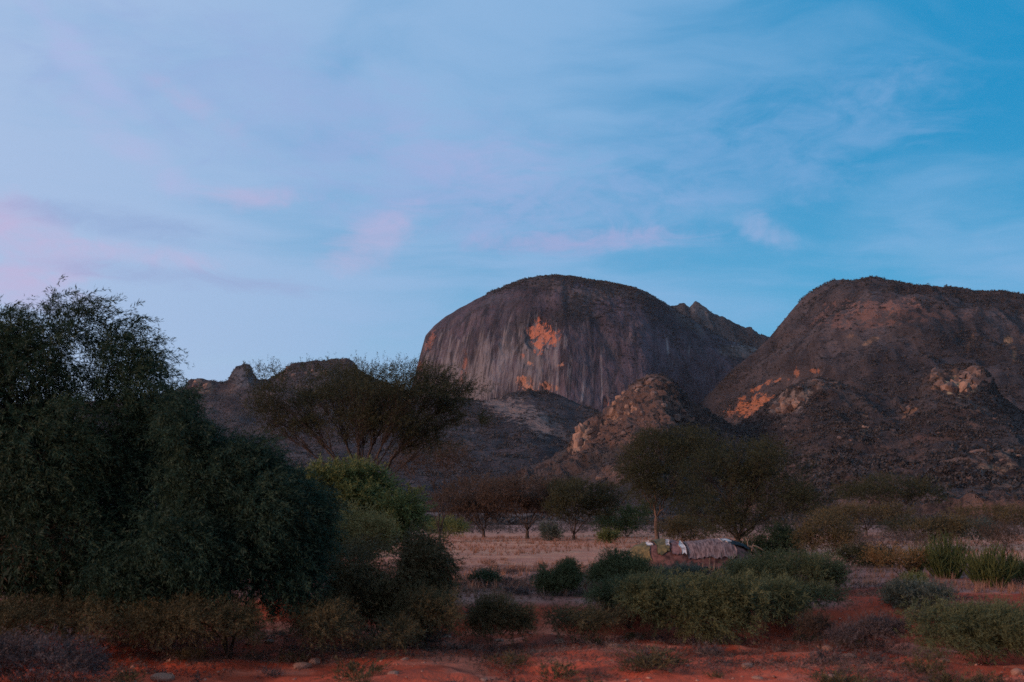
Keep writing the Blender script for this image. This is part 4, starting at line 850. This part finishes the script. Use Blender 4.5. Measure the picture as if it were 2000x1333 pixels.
    plant('dead_bush', 'thin dark brush on the red bank left of the broad feathery bush', 'bush', 19.4, 1120, [(1120, 1215, 70, 24), (1180, 1210, 50, 24)], 'brown_green', 800, 0.26, 18, 0.06, 0.008, 0.1, 8, 0.016, lean=(0.5, 0, .1), gap=.4, shell=.2)
    plant('dry_shrub', 'large grey dry shrub in the bottom left corner', 'shrub', 14.6, 80, [(70, 1290, 90, 40), (150, 1305, 60, 32), (-30, 1290, 80, 40)], 'grey', 1300, 0.26, 18, 0.06, 0.008, 0.1, 7, 0.014, lean=(0.35, 0, .3), bark='pale_bark', shell=.2)
    plant('dry_shrub', 'spreading grey lilac shrub on the red soil at lower right', 'shrub', 18.2, 1680, [(1690, 1232, 60, 20), (1640, 1245, 40, 14), (1730, 1225, 40, 18)], 'grey', 900, 0.22, 18, 0.055, 0.008, 0.1, 6, 0.012, lean=(0.3, 0, .3), bark='pale_bark', shell=.2)
    # green succulent stems
    def broom(bx, Y, w, h, n, label, mat='broom'):
        r = np.random.default_rng(int(bx)); kx = ray(bx, 1000); X = kx[0] / kx[1] * Y; base = np.array((X, Y, gz(X, Y) - 0.03))
        t = thing('succulent_bush', label, 'shrub', base)
        s = Y / FPX; wm, hm = w * s, h * s
        a = r.uniform(0, 6.283, n); q = np.sqrt(r.random(n)); p0 = np.stack([np.cos(a) * q * wm * .45, np.sin(a) * q * wm * .45, 0 * q], -1)
        p2 = np.stack([np.cos(a) * q * wm, np.sin(a) * q * wm, hm * (1 - 0.35 * q ** 2) * r.uniform(0.65, 1.05, n)], -1)
        p1 = p0 * 0.4 + p2 * 0.6; p1[:, 2] *= 0.75
        P = bez(p0, p1, p2, 6, 0.015, r); rad = np.repeat(np.linspace(0.016, 0.007, 6)[None], n, 0) * r.uniform(0.8, 1.2, (n, 1))
        k = 3; parts = []
        V, F = tubes(P, rad, 4)
        # short side shoots
        m = n * 3; i = r.integers(0, n, m); j = r.integers(2, 5, m); o = P[i, j]; dd = nz(P[i, j + 1] - P[i, j] + 0.35 * hm * 0.3 * r.normal(size=(m, 3)) * (1, 1, .3))
        L = hm * r.uniform(0.12, 0.3, (m, 1)); P3 = bez(o, o + dd * L * .5, o + dd * L + np.array((0, 0, 1)) * L * .3, 4, 0.01, r)
        V2, F2 = tubes(P3, np.repeat(np.linspace(0.010, 0.005, 4)[None], m, 0), 3)
        tt = np.concatenate([np.repeat(np.clip(r.normal(.5, .25, n), 0, 1), len(F) // n), np.repeat(np.clip(r.normal(.55, .25, m), 0, 1), len(F2) // m)])
        obj('foliage', make_mesh('foliage', np.concatenate([V, V2]), np.concatenate([F, F2 + len(V)]), tint=tt, smooth=True), M[mat], t, kind='stuff')
    broom(1840, 30.0, 48, 88, 170, 'left clump of upright yellow green succulent stems at right')
    broom(1925, 26.5, 52, 84, 190, 'brighter front clump of upright yellow green succulent stems at right')
    broom(1992, 27.5, 34, 62, 90, 'small clump of upright green stems cut by the right edge', 'broom')
    broom(1780, 31.5, 24, 60, 60, 'short dark clump of upright stems beside the rusty thorn shrub', 'mid_green')
build_plants()

# ------------------------------------------------------------------ small dry clumps, each a thing
def build_clumps():
    r = np.random.default_rng(5)
    def proto(seed, mat, up, n=70):
        q = np.random.default_rng(seed); d = nz(q.normal(size=(n, 3))); d[:, 2] = np.abs(d[:, 2])
        cen = d * q.uniform(0.1, 0.6, (n, 1)) * (0.30, 0.30, 0.22); ax = nz(d + np.array((0.2, 0, up)) + .3 * q.normal(size=d.shape))
        V, F, t = sprays(cen, ax, 0.15, 9, 0.06, 0.009, 0.05, q, 0.8, 0.15 * q.normal(size=n))
        V[:, 2] = np.maximum(V[:, 2], -0.01)
        return make_mesh('clump', V, F, tint=t)
    kinds = [('grey_clump', 'low grey lilac dry clump', 'grey', 0.4, 'grey dry clumps', 34),
             ('dark_clump', 'small dark withered clump', 'brown_green', 0.5, 'dark withered clumps', 30),
             ('straw_clump', 'tuft of pale dry grass', 'straw', 1.0, 'straw tufts', 26)]
    for name, label, mat, up, group, n in kinds:
        me = [proto(i + len(name), M[mat], up) for i in range(3)]
        for m_ in me: m_.materials.append(M[mat])
        for i in range(n):
            if name == 'straw_clump': px, Y = r.uniform(850, 1330), r.uniform(24, 44)
            elif name == 'grey_clump': px, Y = (r.uniform(840, 1250), r.uniform(23.5, 32)) if i % 2 else (r.uniform(150, 1950), r.uniform(14.5, 22))
            else: px, Y = r.uniform(260, 1980), r.uniform(14.2, 21.5)
            k = ray(px, 1150); X = k[0] / k[1] * Y
            o = bpy.data.objects.new(name, me[i % 3]); C.objects.link(o)
            o.location = (X, Y, gz(X, Y) - 0.015); o.rotation_euler = (0, 0, r.uniform(-0.8, 0.8)); s = r.uniform(0.6, 1.5)
            o.scale = (s * r.uniform(1, 1.5), s, s * r.uniform(.7, 1.1)); 
            spot = 'on the plateau before the hut' if Y > 23 else ('on the verge at lower left' if px < 760 else ('on the verge at bottom centre' if px < 1380 else 'on the verge at lower right'))
            tag(o, label + ' ' + spot, name.split('_')[1], group + ', ' + spot)
build_clumps()

# ------------------------------------------------------------------ dry grass: uncountable
def build_grass():
    r = np.random.default_rng(11)
    n = 15000; y = 22.8 + 58 * r.random(n) ** 1.25; x = (r.random(n) * 1.3 - 0.62) * y
    p = np.stack([x, y, 0 * x], -1); z = ground_z(x, y)
    dens = fbm(p * (0.25, 0.6, 0), 4, 201); bare = np.exp(-((y - 41 - 2 * dens) / 4.5) ** 2)
    keep = (dens > -0.08 + 0.6 * bare - 0.3 * sstep(y, 52, 70)) & (z > -0.2); x, y, z = x[keep], y[keep], z[keep]; n = len(x)
    b = 9; h = r.uniform(0.10, 0.30, (n, 1)) * r.uniform(0.6, 1.2, (n, b)); a = r.uniform(0, 6.283, (n, b)); ln = r.uniform(0.1, 0.8, (n, b))
    base = np.stack([x, y, z - 0.01], -1)[:, None] + np.stack([np.cos(a) * .06, np.sin(a) * .06, 0 * a], -1) * r.random((n, b, 1))
    tip = base + np.stack([np.cos(a) * h * ln, np.sin(a) * h * ln, h], -1)
    w = r.uniform(0.006, 0.014, (n, b, 1)); sd = np.stack([-np.sin(a), np.cos(a), 0 * a], -1)
    V = np.stack([base - sd * w, base + sd * w, tip], 2).reshape(-1, 3)
    t = np.clip(0.5 + .5 * dens[keep][:, None] + r.normal(0, .2, (n, b)), 0, 1).ravel()
    obj('dry_grass', make_mesh('dry_grass', V, np.arange(len(V)).reshape(-1, 3), tint=t), M['straw'], kind='stuff')
build_grass()

# low withered ground cover on the bank and between the tufts: uncountable
def build_cover():
    r = np.random.default_rng(31)
    n = 10500; y = 13.2 + 22 * r.random(n) ** 1.1; x = (r.random(n) * 1.3 - 0.66) * y
    p = np.stack([x, y, 0 * x], -1); d = fbm(p * (0.35, 0.8, 0), 4, 301) + 0.25 * np.exp(-((y - 19.5) / 2.5) ** 2) + 0.25 * sstep(y, 22.5, 24) - 0.12 * sstep(y, 17, 15)
    keep = d > 0.06; x, y = x[keep], y[keep]; n = len(x)
    cen = np.stack([x, y, ground_z(x, y)], -1)[:, None] + r.normal(size=(n, 5, 3)) * (0.16, 0.12, 0.0); cen = cen.reshape(-1, 3)
    cen[:, 2] += 0.02; ax = nz(np.stack([r.normal(0.5, .7, len(cen)), r.normal(0, .5, len(cen)), r.uniform(0.15, 0.9, len(cen))], -1))
    V, F, t = sprays(cen, ax, 0.17, 9, 0.06, 0.008, 0.15, r, 0.8, np.repeat(r.normal(0, .25, n), 5))
    obj('ground_cover', make_mesh('ground_cover', V, F, tint=t), M['litter'], kind='stuff')
build_cover()

# ------------------------------------------------------------------ the hut
def cloth_mat(name, c1, c2, scale, rough=0.8, bump=0.5, stretch=(1, 1, 1)):
    m, g, b = new_mat(name); pos = g.vm('MULTIPLY', g.n.new('ShaderNodeTexCoord').outputs['Object'], stretch)
    n = g.noise(pos, scale, 6, 0.65); g.put(b.inputs['Base Color'], g.mix(g.sm(n, 0.35, 0.65), c1, c2)); b.inputs['Roughness'].default_value = rough
    bp = g.n.new('ShaderNodeBump'); bp.inputs['Strength'].default_value = bump; bp.inputs['Distance'].default_value = 0.03
    g.put(bp.inputs['Height'], n); g.l.new(bp.outputs[0], b.inputs['Normal']); return m
def build_hut():
    r = np.random.default_rng(3); Y = 34.0; s = Y / FPX
    kx = ray(1345, 1000); X = kx[0] / kx[1] * Y; base = np.array((X, Y, gz(X, Y)))
    t = thing('hut', 'low domed hut patched with hides, thatch, white rags and black sheet', 'hut', base)
    def top(u):   # roof height along the hut, u in pixels from its middle
        return np.interp(u, [-125, -118, -105, -80, -50, -20, -8, 10, 40, 70, 90, 105, 114, 120], [0.36, 0.62, 0.86, 1.05, 1.14, 1.06, 1.0, 1.05, 1.13, 1.10, 1.0, 0.84, 0.60, 0.32]) * 0.86
    def shell(u0, u1, a0, a1, nu, na, off, wob, seed, thick=0.03):
        u = np.linspace(u0, u1, nu); a = np.linspace(a0, a1, na); U, A = np.meshgrid(u, a, indexing='ij')
        A = A + 0.22 * wob * fbm(np.stack([U * .14, A * .8, 0 * U], -1).reshape(-1, 3), 3, seed + 9).reshape(U.shape) * (0 if na > 20 else 1); er = 6 * wob * fbm(np.stack([U * .1, A * 3, 0 * U], -1).reshape(-1, 3), 3, seed).reshape(U.shape)
        H = top(U); wd = 1.25 * np.sqrt(np.clip(1 - (U / 128) ** 4, 0.05, 1))
        q = np.stack([U * s + er * s, -np.cos(A) * wd * np.abs(np.cos(A)) ** -0.25 * np.sign(1), np.sin(A) ** 0.75 * H], -1)
        P = np.where(np.isfinite(q), q, 0)
        nn = nz(np.stack([0 * U, -np.cos(A), np.sin(A)], -1)); bump = 0.035 * fbm(np.stack([U * s * 3, A * 2.5, 0 * U], -1).reshape(-1, 3), 4, seed + 3).reshape(U.shape)
        O = P + nn * (off + bump)[..., None]; I = O - nn * thick
        V = np.concatenate([O.reshape(-1, 3), I.reshape(-1, 3)]); F = grid_faces(nu, na); k = nu * na
        rim = np.concatenate([np.arange(nu) * na, (nu - 1) * na + np.arange(1, na), (np.arange(nu - 1)[::-1]) * na + na - 1, np.arange(1, na - 1)[::-1]])
        nx = np.roll(rim, -1); E = np.stack([rim, nx, nx + k, rim + k], -1)
        return make_mesh('covering', V, np.concatenate([F, F[:, ::-1] + k, E]), smooth=False)
    hide = cloth_mat('brown hides', (0.045, 0.022, 0.019), (0.17, 0.075, 0.062), 5); thatch = cloth_mat('grey thatch', (0.08, 0.045, 0.042), (0.27, 0.17, 0.152), 9, .95, 1.0, (2.2, 0.5, 0.4))
    white = cloth_mat('white sacking', (0.20, 0.13, 0.11), (0.66, 0.58, 0.53), 6); black = cloth_mat('black plastic sheet', (0.010, 0.010, 0.011), (0.026, 0.027, 0.030), 3, .8, .6)
    green = cloth_mat('green brown hide', (0.06, 0.05, 0.025), (0.17, 0.12, 0.05), 7)
    hide2 = cloth_mat('reddish hide', (0.12, 0.045, 0.038), (0.28, 0.13, 0.11), 6); pi = math.pi
    obj('covering', shell(-124, 119, 0.10, pi - .1, 60, 22, 0.0, .3, 1), hide, t)
    obj('covering', shell(-14, 76, 0.35, 2.4, 24, 14, 0.05, .8, 2), thatch, t)
    obj('covering', shell(-118, -84, 0.30, 2.2, 14, 12, 0.045, .9, 9), green, t)
    obj('covering', shell(-70, -48, 0.55, 1.9, 10, 10, 0.04, .9, 12), green, t)
    obj('covering', shell(-44, -26, 0.5, 1.9, 10, 10, 0.04, .9, 14), hide2, t)
    obj('sheet', shell(72, 114, 0.95, 2.6, 18, 12, 0.075, .6, 4), black, t)
    obj('rag', shell(-87, -80, 0.95, 1.45, 6, 7, 0.055, 1.2, 5), white, t)
    obj('rag', shell(-52, -46, 0.85, 1.35, 5, 8, 0.055, .9, 6), white, t)
    obj('rag', shell(-27, -19, 0.45, 1.25, 5, 8, 0.075, .9, 7), white, t)
    obj('rag', shell(53, 75, 1.1, 1.75, 8, 7, 0.085, .9, 8), white, t)
    for u, h in ((10, .5), (22, .52), (31, .48), (60, .5), (84, .45), (104, .4)):
        P = np.stack([np.linspace(0, .05, 4) + u * s, np.full(4, -1.27) + np.linspace(0, .12, 4), np.linspace(0, h, 4)], -1)
        V, F = tubes(P[None], np.full((1, 4), 0.028), 6); obj('post', make_mesh('post', V, F, smooth=True), M['pale_bark'], t)
    # a bent pole end sticking out by the black sheet
    P = np.stack([np.linspace(104, 124, 5) * s, np.full(5, -.5), np.array((.76, .77, .72, .6, .35))], -1)
    V, F = tubes(P[None], np.full((1, 5), 0.035), 6); obj('pole', make_mesh('pole', V, F, smooth=True), M['pale_bark'], t)
    # forked branch leaning beside it
    kx = ray(1470, 1000); Xb = kx[0] / kx[1] * 36.5
    b = thing('branch', 'pale forked dry branch leaning at the right end of the hut', 'branch', (Xb, 36.5, gz(Xb, 36.5)))
    P = np.array([[(-.15, 0, 0), (-.12, 0, .35), (-.05, 0, .7), (.12, .02, .95)], [(-.05, 0, .7), (.1, 0, .66), (.25, 0, .58), (.42, 0, .46)], [(-.12, 0, .35), (-.2, .05, .6), (-.22, .05, .85), (-.3, .05, 1.0)]], float)
    V, F = tubes(P, np.linspace(0.032, 0.012, 4)[None].repeat(3, 0), 5); obj('stick', make_mesh('stick', V, F, smooth=True), M['pale_bark'], b)
build_hut()

# ------------------------------------------------------------------ loose stones on the verge
def build_stones():
    r = np.random.default_rng(21)
    m = cloth_mat('red dusty stone', (0.20, 0.09, 0.06), (0.36, 0.19, 0.13), 9)
    mes = []
    import bmesh
    for i in range(4):
        bm = bmesh.new(); bmesh.ops.create_icosphere(bm, subdivisions=2, radius=1)
        co = np.array([v.co for v in bm.verts]); f = 1 + 0.35 * fbm(co * 1.3 + i * 9, 3, i)
        for v, k in zip(bm.verts, f): v.co *= k; v.co.z *= 0.6
        me = bpy.data.meshes.new('stone'); bm.to_mesh(me); bm.free(); me.materials.append(m); mes.append(me)
    for i in range(34):
        px, Y = r.uniform(300, 1980), r.uniform(14, 21); k = ray(px, 1200); X = k[0] / k[1] * Y
        o = bpy.data.objects.new('stone', mes[i % 4]); C.objects.link(o); s = r.uniform(0.05, 0.13)
        o.location = (X, Y, gz(X, Y) + s * .15); o.scale = (s * r.uniform(1, 1.7), s, s); o.rotation_euler = (0, 0, r.uniform(0, 6))
        spot = 'left' if px < 900 else ('middle' if px < 1450 else 'right'); tag(o, 'small dusty red stone lying on the bare verge, %s part' % spot, 'stone', 'stones on the red verge, %s part' % spot)
build_stones()
def build_gravel():
    r = np.random.default_rng(41); n = 7000; y = 12.8 + 10 * r.random(n); x = (r.random(n) * 1.25 - 0.62) * y
    k = fbm(np.stack([x, y, 0 * x], -1) * (0.5, 0.9, 0), 3, 401) + r.normal(0, .2, n) > 0.05; x, y = x[k], y[k]; n = len(x)
    o = np.array([(1, 0, 0), (-1, 0, 0), (0, 1, 0), (0, -1, 0), (0, 0, .8), (0, 0, -.6)], float)
    f = np.array([(0, 2, 4), (2, 1, 4), (1, 3, 4), (3, 0, 4), (2, 0, 5), (1, 2, 5), (3, 1, 5), (0, 3, 5)])
    sz = 0.009 + 0.030 * r.random((n, 1, 1)) ** 3; V = (o[None] + r.normal(0, .25, (n, 6, 3))) * sz * (1.3, 1, .9) + np.stack([x, y, ground_z(x, y) + 0.004], -1)[:, None]
    F = (f[None] + 6 * np.arange(n)[:, None, None]).reshape(-1, 3)
    obj('gravel', make_mesh('gravel', V.reshape(-1, 3), F), cloth_mat('red grit', (0.16, 0.06, 0.04), (0.45, 0.21, 0.14), 3), kind='stuff')
build_gravel()

# ------------------------------------------------------------------ thin evening haze over the whole plain
def build_haze():
    m = bpy.data.materials.new('evening haze'); m.use_nodes = True; nt = m.node_tree; nt.nodes.clear()
    out = nt.nodes.new('ShaderNodeOutputMaterial'); v = nt.nodes.new('ShaderNodeVolumePrincipled'); nt.links.new(v.outputs[0], out.inputs['Volume'])
    v.inputs['Color'].default_value = (0.80, 0.82, 0.90, 1); v.inputs['Density'].default_value = 0.000014; v.inputs['Anisotropy'].default_value = 0.0
    a = 9200.0; lo, hi = -90.0, 760.0
    V = np.array([(x, y, z) for z in (lo, hi) for y in (-a, a) for x in (-a, a)]); F = np.array([(0, 2, 3, 1), (4, 5, 7, 6), (0, 1, 5, 4), (2, 6, 7, 3), (0, 4, 6, 2), (1, 3, 7, 5)])
    obj('haze', make_mesh('haze', V, F), m, kind='stuff')
build_haze()
